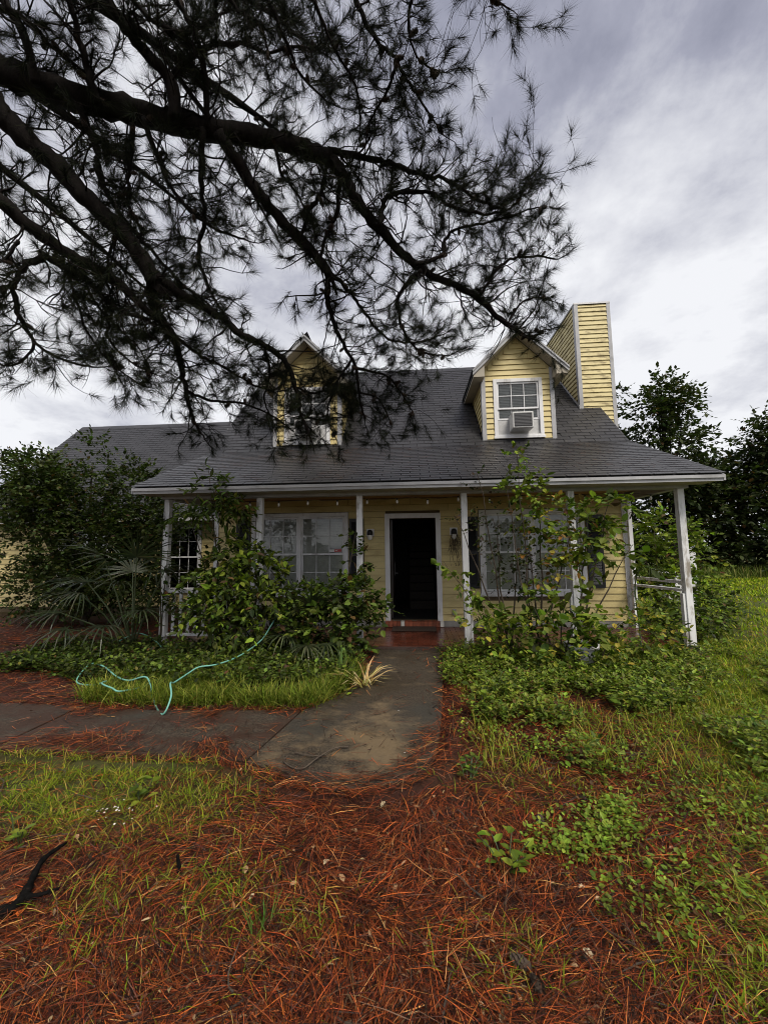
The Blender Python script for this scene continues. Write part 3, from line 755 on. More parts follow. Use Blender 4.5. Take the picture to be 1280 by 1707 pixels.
# chimney chase
CX0, CX1, CY0, CY1, CZ1 = 3.99, 4.80, 9.23, 11.25, 7.46
ch = MB().box(CX0+.012, CX1-.012, CY0+.012, CY1-.012, 0.0, CZ1-.03).build('chimney', MT['sheathing'], house)
siding(ch, (0, CY0+.012, 0), X3, (0, -1, 0), CX0+.07, CX1-.06, 3.2, CZ1-.05, .112, MT['siding_dirty'], joint=9,
       limit=lambda z: (CX0+.07, CX1) if z > roof_z(CY0)-.15 else (RX-.05, CX1))
siding(ch, (CX0+.012, 0, 0), Y3, (-1, 0, 0), CY0+.06, CY1-.05, 4.75, CZ1-.05, .112, MT['siding_dirty'], joint=9,
       limit=lambda z: (CY0, min(CY1, BY+(z-BZ)/S2)))
siding(ch, (CX1-.012, 0, 0), Y3, (1, 0, 0), CY0+.06, CY1-.05, 0.2, CZ1-.05, .112, MT['siding_dirty'], joint=9, joined=True)
MB().box(CX0-.012, CX0+.075, CY0-.014, CY0+.03, 4.70, CZ1-.04).build('corner_board', MT['trim'], ch)
MB().box(CX0-.0125, CX0+.01, CY0+.031, CY0+.09, 4.75, CZ1-.04).build('corner_board', MT['trim'], ch)
MB().box(CX1-.07, CX1+.012, CY0-.014, CY0+.03, 0.1, CZ1-.04).build('corner_board', MT['trim'], ch)
MB().box(CX1-.0115, CX1+.0125, CY0+.031, CY0+.09, 0.1, CZ1-.04).build('corner_board', MT['trim'], ch)
MB().box(CX0-.02, CX1+.02, CY0-.022, CY1+.02, CZ1-.04, CZ1).build('chimney_cap', MT['metal'], ch)
MB().prism([(CX0-.014, CY0-.02, roof_z(CY0-.02)+.012), (CX0-.014, CY1, roof_z(CY1)+.012), (CX0-.014, CY1, roof_z(CY1)+.05), (CX0-.014, CY0-.02, roof_z(CY0)+.05)], (-.012, 0, 0)).build('flashing', MT['trim'], ch)

# garage wing on the left
GX0, GWY, GEY, GEZ, GRY, GRZ = -11.9, 9.95, 9.50, 2.50, 12.94, 6.10
gs = (GRZ-GEZ)/(GRY-GEY)
gh = [(-6.45, -5.65, .60, 2.28), (-9.5, -8.2, .75, 2.2)]
mb = MB(); wall_boxes(mb, GX0+.3, -HX-.002, GWY+.012, GWY+.14, 0, 2.75, gh)
gw = mb.build('wing_wall', MT['sheathing'], house)
siding(gw, (0, GWY+.012, 0), X3, (0, -1, 0), GX0+.3, -HX-.01, .16, 2.55, .127, MT['siding'], [(h[0]-.09, h[1]+.09, h[2]-.1, h[3]+.09) for h in gh], joint=3.6)
mb = MB().prism([(GX0+.3, GWY+.15, 0), (GX0+.3, 16.2, 0), (GX0+.3, 16.2, 2.6), (GX0+.3, GRY, GRZ-.15), (GX0+.3, GWY+.15, 2.8)], (.1, 0, 0)).build('wing_gable', MT['siding'], house)
wr = MB().prism([(GX0, y, z) for y, z in [(GEY+.02, GEZ-.03), (GEY+.02, GEZ-.012), (GRY, GRZ-.012), (16.4, GRZ-.012-(16.4-GRY)*gs), (16.4, GRZ-.13-(16.4-GRY)*gs), (GRY, GRZ-.14), (GEY+.2, GEZ+.02)]], (-HX-GX0-.125+.12, 0, 0)).build('wing_roof', MT['deck'], house)
wv = Vector((0, GRY-GEY, GRZ-GEZ))
lay(field((GX0-.02, GEY, GEZ), X3, wv, -HX-GX0+.4, wv.length, lambda p: p.x < -HX-.0 or p.z < roof_z(p.y)), wr, 0)
x = GX0+.15
while x < -HX+.2: link('ridge_cap', cap, None, wr, Matrix.Translation((x, GRY, GRZ+.012)) @ Matrix.Diagonal((.31, 1, 1, 1))); x += .29
MB().prism([(GX0+.0, y, z) for y, z in [(GEY+.03, GEZ-.09), (GEY+.03, GEZ-.02), (GRY, GRZ-.02), (GRY, GRZ-.17)]], (-.03, 0, 0)).build('rake_board', MT['trim'], house)
MB().box(GX0+.02, -HX-.03, GEY+.025, GEY+.05, GEZ-.13, GEZ-.02).build('fascia', MT['trim'], house)
MB().box(GX0+.3, -HX-.03, GEY+.051, GWY, GEZ-.11, GEZ-.098).build('soffit', MT['soffit'], house)
for h in gh:
    wv_ = double_hung(h[0], h[1], GWY, h[2], h[3], house)
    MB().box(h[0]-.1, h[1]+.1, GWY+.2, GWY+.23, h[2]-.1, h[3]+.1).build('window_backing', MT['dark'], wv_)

# ------------------------------------------------------------------ things fixed to or standing on the house
for cx, z0 in dinfo:
    right = cx > 0
    ac = empty('air_conditioner', (cx-.05, DY-.05, z0+.14),
        'grey window air conditioner in the clear right dormer below the chimney' if right else 'grey window air conditioner in the left dormer behind pine twigs', 'air conditioner')
    a, b, zz = cx-.20, cx+.22, z0+.09
    MB().box(a, b, DY-.30, DY+.02, zz, zz+.34).build('case', MT['ac'], ac, bevel=.012)
    MB().box(a+.03, b-.03, DY-.312, DY-.301, zz+.03, zz+.31).build('grille', MT['grille'], ac, bevel=.004)
    sl = MB()
    for k in range(9): sl.box(a+.04, b-.04, DY-.318, DY-.3125, zz+.045+.03*k, zz+.055+.03*k)
    tag(sl.build('grille_slats', MT['grille'], ac), kind='stuff')
def lantern(x, z, label):
    e = empty('wall_lantern', (x, WY-.03, z), label, 'lamp', 'lanterns on the porch wall')
    MB().box(x-.075, x+.075, WY-.034, WY-.008, z-.02, z+.13).build('back_plate', MT['white'], e, bevel=.006)
    MB().lathe([(.0, .17), (.035, .165), (.058, .12), (.06, .06), (.052, .06), (.0, .10)], (x, WY-.105, z-.06), 12).build('hood', MT['black'], e, smooth=True)
    MB().tube([(x, WY-.035, z+.07), (x, WY-.07, z+.10), (x, WY-.10, z+.095)], .012, 6).build('arm', MT['black'], e)
    MB().lathe([(.0, -.10), (.032, -.095), (.046, -.06), (.048, .0), (.046, .012)], (x, WY-.105, z), 12).build('glass_shade', MT['bulb'], e, smooth=True)
lantern(-.85, 1.86, 'black wall lantern on a white plate left of the door')
lantern(.80, 1.86, 'black wall lantern with a dried plant hanging from it right of the door')
lantern(3.80, 1.86, 'black wall lantern at the far right end of the porch wall')
nst = empty('dried_plant', (.80, WY-.11, 1.70), 'tangled dry plant hanging below the lantern right of the door', 'dry plant')
mb = MB()
for k in range(46):
    p = Vector((.80+random.gauss(0, .03), WY-.12+random.gauss(0, .02), 1.86)); pts = [p.copy()]; L = random.uniform(.2, .42) if k > 8 else .62
    for j in range(6):
        p = p+Vector((random.gauss(0, .025), random.gauss(0, .015), -L/6)); pts.append(p.copy())
    mb.tube(pts, .003, 3, False)
mb.build('stems', MT['twig'], nst)
ob = empty('outlet_box', (.77, WY-.01, .35), 'small grey outlet box low on the wall right of the door', 'outlet')
MB().box(.735, .805, WY-.045, WY-.008, .30, .41).build('case', MT['metal'], ob, bevel=.006)
MB().box(.745, .795, WY-.05, WY-.046, .315, .395).build('cover', MT['metal'], ob, bevel=.003)
dm = empty('door_mat', (0, WY-.3, FLOOR), 'dark worn door mat lying before the front door', 'mat')
MB().box(-.42, .40, WY-.53, WY-.12, FLOOR+.004, FLOOR+.020).build('mat_body', MT['mat'], dm, bevel=.006)
sl_ = empty('string_lights', (0, PY+.12, 2.42), 'string of small bare bulbs hung along the porch beam', 'string lights')
xs = np.linspace(-4.0, 4.0, 61); zs = 2.43-.035*np.abs(np.sin(xs*math.pi/.83))-.01*np.sin(xs*7)
MB().tube([(x, PY+.115, z) for x, z in zip(xs, zs)], .004, 4).build('cord', MT['wire'], sl_)
bl_ = MB().lathe([(.0, -.085), (.012, -.08), (.019, -.055), (.016, -.03), (.011, -.02)], sides=8).mesh('bulb', True); bl_.materials.append(MT['bulb'])
sk_ = MB().lathe([(.012, -.022), (.013, 0), (.0, .004)], sides=8).mesh('socket', True); sk_.materials.append(MT['wire'])
for k in range(16):
    x = -3.75+.5*k; z = float(np.interp(x, xs, zs))
    link('bulb', bl_, None, sl_, Matrix.Translation((x, PY+.115, z-.004))); link('socket', sk_, None, sl_, Matrix.Translation((x, PY+.115, z-.004)))

# railings
rl = empty('porch_railing', (-3.4, PY, FLOOR), 'white baluster railing half buried in leaves at the left porch end', 'railing')
MB().box(-4.06, -2.58, PY-.03, PY+.03, .90, .945).build('top_rail', MT['peel'], rl, bevel=.005)
MB().box(-4.06, -2.58, PY-.02, PY+.02, .20, .25).build('bottom_rail', MT['peel'], rl, bevel=.005)
for k in range(11):
    x = -3.96+.128*k; t = random.uniform(-.012, .012)
    MB().bar((x, PY, .25), (x+t, PY, .90), .05, .03, (0, 1, 0)).build('baluster', MT['peel'], rl, bevel=.003)
rr_ = empty('broken_railing', (4.12, 7.0, FLOOR), 'broken grey railing of two bare rails at the right porch end', 'railing')
MB().bar((4.10, WY-.10, 1.00), (4.10, PY+.05, 1.02), .03, .05).build('rail', MT['peel'], rr_, bevel=.004)
MB().bar((4.11, WY-.05, .86), (4.09, PY+.02, .905), .085, .04).build('rail', MT['peel'], rr_, bevel=.004)
MB().box(4.06, 4.13, WY-.13, WY-.06, FLOOR, 2.45).build('end_post', MT['peel'], rr_, bevel=.005)
wp = empty('white_board', (6.45, 9.6, 0), 'leaning white board standing in the grass behind the right porch post', 'board')
MB().bar((6.30, 9.6, -.03), (6.38, 9.55, 1.5), .17, .03, (0, 1, 0)).build('plank', MT['peel'], wp, bevel=.004)
MB().bar((6.46, 9.62, -.03), (6.47, 9.58, 1.44), .05, .06, (0, 1, 0)).build('stake', MT['peel'], wp, bevel=.004)
bx_ = empty('utility_box', (7.6, 12.5, 0), 'low white box half hidden by bushes beyond the right porch end', 'box')
MB().box(7.45, 8.1, 12.2, 12.8, -.05, .75).build('case', MT['white'], bx_, bevel=.02)
MB().box(7.41, 8.14, 12.16, 12.84, .752, .80).build('lid', MT['white'], bx_, bevel=.01)

# garden hose
def smooth_path(pts, n=8):
    P = np.array(pts, float); out = []
    for i in range(len(P)-1):
        p0, p1, p2, p3 = P[max(i-1, 0)], P[i], P[i+1], P[min(i+2, len(P)-1)]
        for t in np.linspace(0, 1, n, endpoint=False):
            out.append(.5*((2*p1)+(-p0+p2)*t+(2*p0-5*p1+4*p2-p3)*t*t+(-p0+3*p1-3*p2+p3)*t**3))
    out.append(P[-1]); return out
hs = empty('garden_hose', (-2.5, 4.6, 0), 'mint green garden hose looping through the ground cover left of the walk', 'hose')
hp = [(-1.98,5.62,.62),(-2.02,5.5,.52),(-2.10,5.4,.36),(-2.22,5.26,.25),(-2.26,4.9,.23),(-2.36,4.62,.23),(-2.5,4.5,.235),(-2.54,4.35,.21),(-2.53,4.08,.20),(-2.46,3.90,.25),(-2.36,3.76,.17),
      (-2.40,3.7,.03),(-2.7,4.0,.05),(-2.89,4.16,.22),(-3.13,4.21,.17),(-3.4,4.37,.16),(-3.74,4.58,.21),(-4.06,4.75,.18),(-4.0,4.5,.06),(-3.6,4.25,.1),(-3.39,4.20,.16),(-3.33,4.08,.19),(-3.25,3.99,.20),(-3.12,3.95,.18),(-3.02,3.98,.14),(-3.1,4.6,.05),(-3.8,5.8,.08),(-4.12,6.0,.22),(-4.45,6.18,.26),(-4.57,6.12,.24),(-4.9,6.0,.05)]
MB().tube(smooth_path(hp, 5), .0085, 7).build('hose_tube', MT['hose'], hs, smooth=True)
MB().tube([(-1.975, 5.65, .64), (-1.985, 5.60, .60)], .019, 8).build('coupling', MT['metal'], hs)
# flower pot among the shrubs
pot = empty('flower_pot', (2.2, 5.5, 0), 'white rimmed flower pot half hidden under the right shrubs', 'pot')
MB().lathe([(.0, .0), (.13, .0), (.19, .29), (.175, .29), (.17, .26), (.0, .255)], (2.2, 5.5, -.02), 20).build('pot_body', MT['white'], pot, smooth=True)
MB().lathe([(.175, .27), (.215, .27), (.22, .315), (.18, .315), (.175, .27)], (2.2, 5.5, -.02), 20).build('rim', MT['white'], pot, smooth=True)
MB().lathe([(.17, .262), (.0, .262)], (2.2, 5.5, -.02), 16).build('soil', MT['dark'], pot)
# sticks on the ground
cs = empty('charred_branch', (-1.78, 1.85, 0), 'charred black forked branch lying in the pine straw at lower left', 'branch')
MB().tube(smooth_path([(-1.80,1.62,.02),(-1.75,1.74,.04),(-1.79,1.83,.05),(-1.86,1.96,.05),(-1.87,2.10,.03)], 4), [(.026-.0011*k)*random.uniform(.7, 1.3) for k in range(17)], 7).build('limb', MT['char'], cs, smooth=True)
MB().tube(smooth_path([(-1.79,1.80,.03),(-1.71,1.76,.05),(-1.64,1.84,.03)], 4), [(.018-.0015*k)*random.uniform(.7, 1.3) for k in range(9)], 6).build('limb', MT['char'], cs, smooth=True)
MB().tube(smooth_path([(-1.74,1.72,.03),(-1.86,1.70,.04),(-1.95,1.64,.02)], 4), [(.017-.0012*k)*random.uniform(.7, 1.3) for k in range(9)], 6).build('limb', MT['char'], cs, smooth=True)
MB().tube([(-1.14,1.94,0),(-1.15,1.95,.06),(-1.16,1.95,.11)], [.012,.010,.006], 6).build('burnt_stub', MT['char'], None); tag(bpy.data.objects['burnt_stub'], 'short black stub sticking out of the straw at lower left', 'stick')
tw_ = empty('fallen_twig', (-.75, 2.98, .03), 'thin forked brown twig lying on the wet concrete walk', 'twig')
MB().tube(smooth_path([(-.96,3.0,.045),(-.95,2.90,.05),(-.81,2.83,.045),(-.72,2.96,.06),(-.62,3.1,.06),(-.53,3.15,.045)], 4), .0055, 5).build('stem', MT['twig'], tw_)
MB().tube(smooth_path([(-.92,3.05,.045),(-.77,2.99,.055),(-.67,3.02,.05)], 4), .004, 5).build('side_twig', MT['twig'], tw_)
MB().tube(smooth_path([(-.74,2.93,.05),(-.72,3.04,.06),(-.74,3.12,.045)], 4), .003, 4).build('side_twig', MT['twig'], tw_)

# ------------------------------------------------------------------ the pine overhead
LIMBS = [
 [(-4.01,2.85,6.15,0.1318),(-3.74,2.93,6.04,0.1234),(-3.31,3.04,5.93,0.1151),(-2.85,3.15,5.86,0.1079),(-2.38,3.26,5.8,0.1011),(-1.94,3.36,5.76,0.0953),(-1.49,3.45,5.74,0.0895),(-1.08,3.54,5.68,0.0843),(-0.79,3.6,5.59,0.0805)],
 [(-0.81,3.6,5.62,0.062),(-0.66,3.69,5.49,0.0569),(-0.5,3.82,5.25,0.0519),(-0.26,3.96,5.03,0.0471),(0.0,4.09,4.82,0.0427),(0.27,4.2,4.68,0.0391),(0.55,4.29,4.6,0.0358),(0.84,4.4,4.48,0.0323),(1.13,4.52,4.27,0.0283),(1.36,4.6,4.14,0.0254)],
 [(-0.81,3.6,5.69,0.0341),(-0.48,3.69,5.68,0.029),(-0.17,3.78,5.67,0.0255),(0.15,3.86,5.61,0.0221),(0.44,3.94,5.59,0.0192),(0.74,4.03,5.44,0.016),(1.02,4.1,5.36,0.0134)],
 [(-0.29,3.75,4.94,0.0282),(-0.25,3.8,5.26,0.0248),(-0.08,3.83,5.37,0.0228),(0.27,3.89,5.4,0.0194),(0.47,3.93,5.27,0.0172),(0.8,3.99,5.21,0.0143),(1.1,4.04,5.27,0.0119),(1.27,4.08,5.48,0.0101),(1.42,4.12,5.72,0.0083),(1.55,4.15,5.92,0.0068)],
 [(0.08,3.9,4.6,0.0224),(0.36,3.97,4.74,0.0186),(0.42,4.02,4.99,0.0168),(0.61,4.07,5.14,0.0149),(0.85,4.13,5.21,0.0129),(1.17,4.2,5.34,0.0103),(1.43,4.26,5.47,0.0083),(1.61,4.3,5.51,0.007)],
 [(0.82,4.35,4.46,0.0245),(1.01,4.41,4.82,0.0187),(1.22,4.46,5.01,0.0154),(1.56,4.51,5.07,0.0116),(1.78,4.55,5.05,0.0091)],
 [(0.14,3.95,4.56,0.0259),(-0.04,4.03,4.46,0.0217),(-0.12,4.11,4.3,0.0189),(-0.07,4.21,4.05,0.0152),(0.12,4.31,3.84,0.0118),(0.4,4.4,3.82,0.0088)],
 [(1.35,4.6,4.15,0.0182),(1.52,4.66,4.14,0.0115),(1.65,4.7,4.24,0.0074)],
 [(1.15,4.45,4.19,0.0141),(1.36,4.54,4.51,0.0106),(1.58,4.61,4.61,0.0086),(1.74,4.65,4.59,0.0074)],
 [(-1.84,3.35,5.69,0.0594),(-1.64,3.53,5.41,0.0561),(-1.44,3.67,5.17,0.0541),(-1.22,3.8,4.97,0.0525),(-0.98,3.93,4.76,0.0509),(-0.88,4.0,4.61,0.05)],
 [(-0.89,4.0,4.64,0.0333),(-0.91,4.13,4.44,0.0287),(-0.88,4.27,4.2,0.0248),(-0.77,4.4,3.99,0.0214),(-0.66,4.52,3.78,0.0184),(-0.63,4.69,3.45,0.0143),(-0.58,4.8,3.22,0.0115)],
 [(-0.86,4.0,4.63,0.0267),(-0.68,4.1,4.5,0.0225),(-0.54,4.2,4.34,0.0197),(-0.3,4.36,4.07,0.0153),(0.06,4.49,4.05,0.0119),(0.35,4.6,4.18,0.0092)],
 [(-0.66,4.5,3.77,0.0182),(-0.32,4.69,3.75,0.0136),(-0.14,4.82,3.6,0.0111),(0.04,5.0,3.34,0.0079)],
 [(-0.71,4.5,3.87,0.0182),(-0.93,4.67,3.65,0.0142),(-1.08,4.85,3.33,0.0107),(-1.0,5.0,3.05,0.008)],
 [(-0.81,3.6,5.57,0.0248),(-0.89,3.68,5.3,0.022),(-1.02,3.74,5.15,0.0206),(-1.12,3.8,4.98,0.0193)],
 [(-0.69,3.65,5.46,0.0249),(-0.74,3.76,5.16,0.0222),(-0.88,3.85,4.93,0.0206),(-0.94,3.9,4.77,0.0196)],
 [(-3.78,2.75,5.65,0.0943),(-3.61,2.86,5.5,0.0907),(-3.43,2.98,5.32,0.0883),(-3.23,3.09,5.16,0.0863),(-3.03,3.21,4.92,0.084),(-2.8,3.33,4.71,0.0819),(-2.64,3.42,4.48,0.08),(-2.54,3.5,4.27,0.0785)],
 [(-2.59,3.5,4.39,0.0545),(-2.39,3.68,4.26,0.0476),(-2.1,3.89,4.15,0.0416),(-1.9,4.04,4.01,0.0375),(-1.67,4.18,3.93,0.0338),(-1.47,4.31,3.8,0.0301),(-1.38,4.45,3.54,0.0262),(-1.35,4.59,3.25,0.0222),(-1.28,4.7,3.01,0.0188)],
 [(-2.57,3.5,4.33,0.0605),(-2.66,3.67,4.14,0.0505),(-2.6,3.85,3.96,0.0427),(-2.59,4.01,3.77,0.0361),(-2.62,4.19,3.5,0.0282),(-2.63,4.38,3.21,0.0202),(-2.58,4.5,3.02,0.0148)],
 [(-2.6,4.2,3.44,0.021),(-2.41,4.32,3.37,0.0176),(-2.08,4.49,3.38,0.0139),(-1.77,4.65,3.28,0.0107),(-1.5,4.8,3.09,0.0077)],
 [(-2.57,3.8,3.93,0.0226),(-2.37,4.02,3.78,0.0176),(-2.17,4.18,3.71,0.0148),(-1.9,4.39,3.57,0.0111),(-1.72,4.5,3.53,0.0092)],
 [(-3.89,2.9,4.93,0.0698),(-3.72,3.01,4.79,0.0619),(-3.53,3.13,4.63,0.0559),(-3.33,3.24,4.49,0.0507),(-3.15,3.32,4.39,0.0468),(-2.91,3.42,4.27,0.0421),(-2.68,3.54,4.04,0.0364),(-2.56,3.6,3.94,0.0338)],
 [(-3.48,3.2,4.41,0.0314),(-3.3,3.29,4.32,0.0275),(-3.13,3.38,4.21,0.0246),(-2.95,3.49,4.02,0.0215),(-2.68,3.6,3.95,0.0185)],
 [(-3.43,3.2,4.39,0.0313),(-3.6,3.17,4.27,0.0252),(-3.67,3.14,4.07,0.0209),(-3.86,3.1,3.97,0.0166)],
 [(-3.67,3.15,4.09,0.0252),(-3.7,3.23,3.85,0.0203),(-3.6,3.33,3.6,0.016),(-3.41,3.41,3.47,0.0127),(-3.15,3.5,3.41,0.009)],
 [(-3.31,3.3,4.33,0.0146),(-3.29,3.44,4.02,0.0117),(-3.25,3.55,3.77,0.01),(-3.08,3.69,3.51,0.008),(-2.86,3.8,3.35,0.0064)],
 [(-2.92,3.45,3.99,0.0149),(-3.06,3.56,3.77,0.0116),(-2.92,3.68,3.56,0.0089),(-2.7,3.8,3.45,0.0064)],
 [(-2.16,3.15,5.64,0.0567),(-2.15,3.04,5.89,0.05),(-2.33,2.92,6.06,0.0446),(-2.46,2.82,6.2,0.0405),(-2.57,2.7,6.38,0.0359)],
 [(-2.17,3.1,6.04,0.0282),(-1.95,3.17,6.39,0.0224),(-1.6,3.25,6.54,0.0177),(-1.38,3.3,6.48,0.0148),(-1.09,3.35,6.58,0.0116),(-0.86,3.4,6.59,0.0091)],
 [(-1.94,3.3,5.71,0.0323),(-1.86,3.1,6.04,0.0256),(-1.89,2.95,6.25,0.0216),(-1.99,2.8,6.4,0.0183)],
 [(-2.8,3.0,5.69,0.0331),(-2.82,2.91,5.83,0.0293),(-2.82,2.77,6.04,0.0245),(-2.79,2.6,6.24,0.0199)],
 [(-3.33,2.9,5.8,0.0381),(-3.34,2.77,6.11,0.0343),(-3.43,2.66,6.31,0.0318),(-3.51,2.6,6.4,0.0305)],
 [(-0.46,3.0,6.59,0.0242),(-0.34,3.13,6.41,0.02),(-0.19,3.23,6.3,0.0176),(-0.08,3.3,6.22,0.016),(-0.17,3.4,6.05,0.0137),(-0.35,3.52,5.89,0.0111),(-0.41,3.6,5.72,0.0093)],
 [(-0.08,3.3,6.25,0.0173),(0.05,3.39,6.09,0.0129),(0.24,3.51,5.89,0.0088),(0.39,3.6,5.74,0.0061)],
 [(-0.82,3.0,6.57,0.019),(-0.68,3.19,6.34,0.0146),(-0.48,3.37,6.11,0.0114),(-0.45,3.5,5.88,0.0091)],
 [(0.1,3.0,6.51,0.0159),(0.05,3.17,6.35,0.011),(0.15,3.3,6.21,0.008),(0.36,3.4,6.19,0.0058)],
 [(0.65,2.9,6.33,0.0127),(0.8,3.01,6.32,0.0081),(0.95,3.1,6.35,0.0053)],
 [(-1.22,2.9,6.5,0.0212),(-1.12,3.07,6.34,0.0164),(-1.0,3.24,6.13,0.0124),(-0.77,3.4,5.99,0.0089)],
 [(-3.06,3.05,5.77,0.0338),(-2.99,3.21,5.45,0.0283),(-3.02,3.29,5.27,0.0261),(-2.89,3.43,4.96,0.0224),(-2.71,3.54,4.76,0.0196),(-2.41,3.71,4.41,0.0153),(-2.19,3.8,4.26,0.0129)],
 [(-1.98,3.3,5.71,0.0324),(-2.08,3.47,5.33,0.0258),(-2.1,3.6,4.99,0.0217),(-2.22,3.7,4.74,0.0189),(-2.15,3.82,4.41,0.0153),(-2.06,3.9,4.22,0.0132)],
 [(-2.48,3.15,5.68,0.0285),(-2.42,3.28,5.41,0.0227),(-2.32,3.41,5.16,0.0184),(-2.13,3.53,4.97,0.0149),(-1.92,3.62,4.88,0.0121),(-1.7,3.7,4.84,0.0095)],
 [(-2.55,3.1,5.57,0.0253),(-2.69,3.27,5.17,0.0171),(-2.74,3.33,5.01,0.0147),(-2.68,3.4,4.83,0.012)],
 [(-1.3,3.45,5.66,0.0211),(-1.28,3.59,5.45,0.0157),(-1.13,3.72,5.29,0.012),(-1.08,3.8,5.15,0.0097)],
 [(-1.42,4.55,3.58,0.0185),(-1.23,4.66,3.54,0.0144),(-0.99,4.79,3.63,0.0107),(-0.82,4.9,3.54,0.0079)],
 [(-1.38,4.65,3.27,0.015),(-1.18,4.78,3.23,0.0109),(-0.98,4.9,3.3,0.0079)],
 [(-1.7,4.25,3.95,0.0176),(-1.68,4.4,3.72,0.0135),(-1.81,4.57,3.45,0.0102),(-1.75,4.7,3.22,0.0076)],
 [(-0.62,4.65,3.51,0.0149),(-0.41,4.78,3.48,0.0113),(-0.27,4.95,3.25,0.0078)],
 [(-3.18,3.35,4.41,0.0177),(-3.19,3.46,4.16,0.0142),(-3.03,3.59,3.91,0.011),(-2.84,3.71,3.71,0.0084),(-2.76,3.8,3.48,0.0064)],
 [(-3.49,3.0,4.37,0.0162),(-3.59,3.0,4.21,0.0115),(-3.76,3.0,4.1,0.0081)],
 [(-3.58,3.3,3.58,0.0144),(-3.67,3.3,3.41,0.0106),(-3.85,3.3,3.36,0.008),(-4.05,3.3,3.43,0.0058)],
 [(-2.78,3.3,4.69,0.0175),(-2.98,3.41,4.49,0.0127),(-2.97,3.49,4.29,0.0098),(-3.18,3.6,4.06,0.0062)],
 [(-3.37,2.6,6.14,0.0252),(-3.24,2.68,6.14,0.0212),(-3.08,2.81,6.01,0.0166),(-2.94,2.9,5.94,0.0135)],
 [(-2.35,2.7,6.35,0.0204),(-2.2,2.8,6.19,0.0166),(-1.93,2.9,6.18,0.0137),(-1.66,3.0,6.49,0.011)],
 [(-1.55,2.8,6.4,0.0207),(-1.44,2.91,6.32,0.0154),(-1.31,2.98,6.3,0.0125),(-1.24,3.1,6.15,0.0083)],
]
pine = empty('pine_tree', (-5.7, 1.7, 0), 'big dark pine whose drooping limbs reach over the roof from the left', 'tree')
tr_pts = [(-5.7,1.7,-.1),(-5.72,1.7,1.5),(-5.65,1.68,3.2),(-5.7,1.66,4.8),(-5.62,1.7,6.6),(-5.6,1.72,8.6),(-5.55,1.7,10.8),(-5.5,1.7,13.0)]
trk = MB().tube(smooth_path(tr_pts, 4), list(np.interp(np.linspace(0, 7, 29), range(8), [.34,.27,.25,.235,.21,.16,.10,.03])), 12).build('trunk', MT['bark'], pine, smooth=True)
roots = {0: (-5.6, 1.75, 5.9), 16: (-5.62, 1.75, 5.6), 21: (-5.62, 1.78, 4.9), 27: None}
def wobble(pts, rad, amp):
    """resample a traced limb with small kinks so that it does not read as a tube"""
    sp = smooth_path([p for p in pts], 6); n = len(sp)
    rr = np.interp(np.linspace(0, len(rad)-1, n), range(len(rad)), rad)
    out = []
    for k, p in enumerate(sp):
        j = min(rr[k]*.35, .0045+.012*(rr[k] < .03)) if 0 < k < n-1 else 0
        out.append(Vector(p)+Vector((random.gauss(0, j), random.gauss(0, j), random.gauss(0, j))))
    return out, [r*random.uniform(.93, 1.07) for r in rr]
LIMBS += [[(-5.6,1.75,7.4,.09),(-4.3,2.8,7.7,.07),(-2.9,3.8,7.5,.05),(-1.5,4.6,7.0,.02)],
 [(-5.6,1.75,6.8,.08),(-4.9,3.0,7.0,.06),(-4.0,4.2,6.9,.04),(-3.0,5.0,6.4,.015)],
 [(-5.6,1.75,8.2,.08),(-4.0,2.7,8.5,.06),(-2.6,3.5,8.4,.04),(-1.4,4.0,8.0,.015)],
 [(-5.6,1.75,6.3,.07),(-5.0,3.2,6.2,.05),(-4.3,4.4,5.8,.03),(-3.6,5.2,5.2,.012)],
 [(-4.3,2.8,7.7,.05),(-3.3,3.2,8.0,.04),(-2.0,3.4,7.6,.03),(-.9,3.7,7.0,.012)],
 [(-2.9,3.8,7.5,.035),(-2.4,4.6,7.0,.025),(-2.0,5.1,6.3,.012)]]
axes = []                                   # every sampled limb: points and radii, for twigs and cones
for k, lm in enumerate(LIMBS):
    pts = [q[:3] for q in lm]; rad = [q[3] for q in lm]
    if roots.get(k):
        a = roots[k]; pts = [a, tuple((Vector(a)*.5+Vector(pts[0])*.5)+Vector((0, 0, .05)))]+pts; rad = [rad[0]*1.3, rad[0]*1.15]+rad
    P, Rr = wobble(pts, rad, .02)
    lb = MB().tube(P, Rr, 10 if rad[0] > .03 else 6)
    sd_ = 10 if rad[0] > .03 else 6
    for vi in range(len(lb.v)):
        ri = min(vi//sd_, len(P)-1); c_ = P[ri]; lb.v[vi] = tuple(c_+(Vector(lb.v[vi])-c_)*random.uniform(.86, 1.15))
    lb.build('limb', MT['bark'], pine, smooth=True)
    axes.append((P, Rr, k))
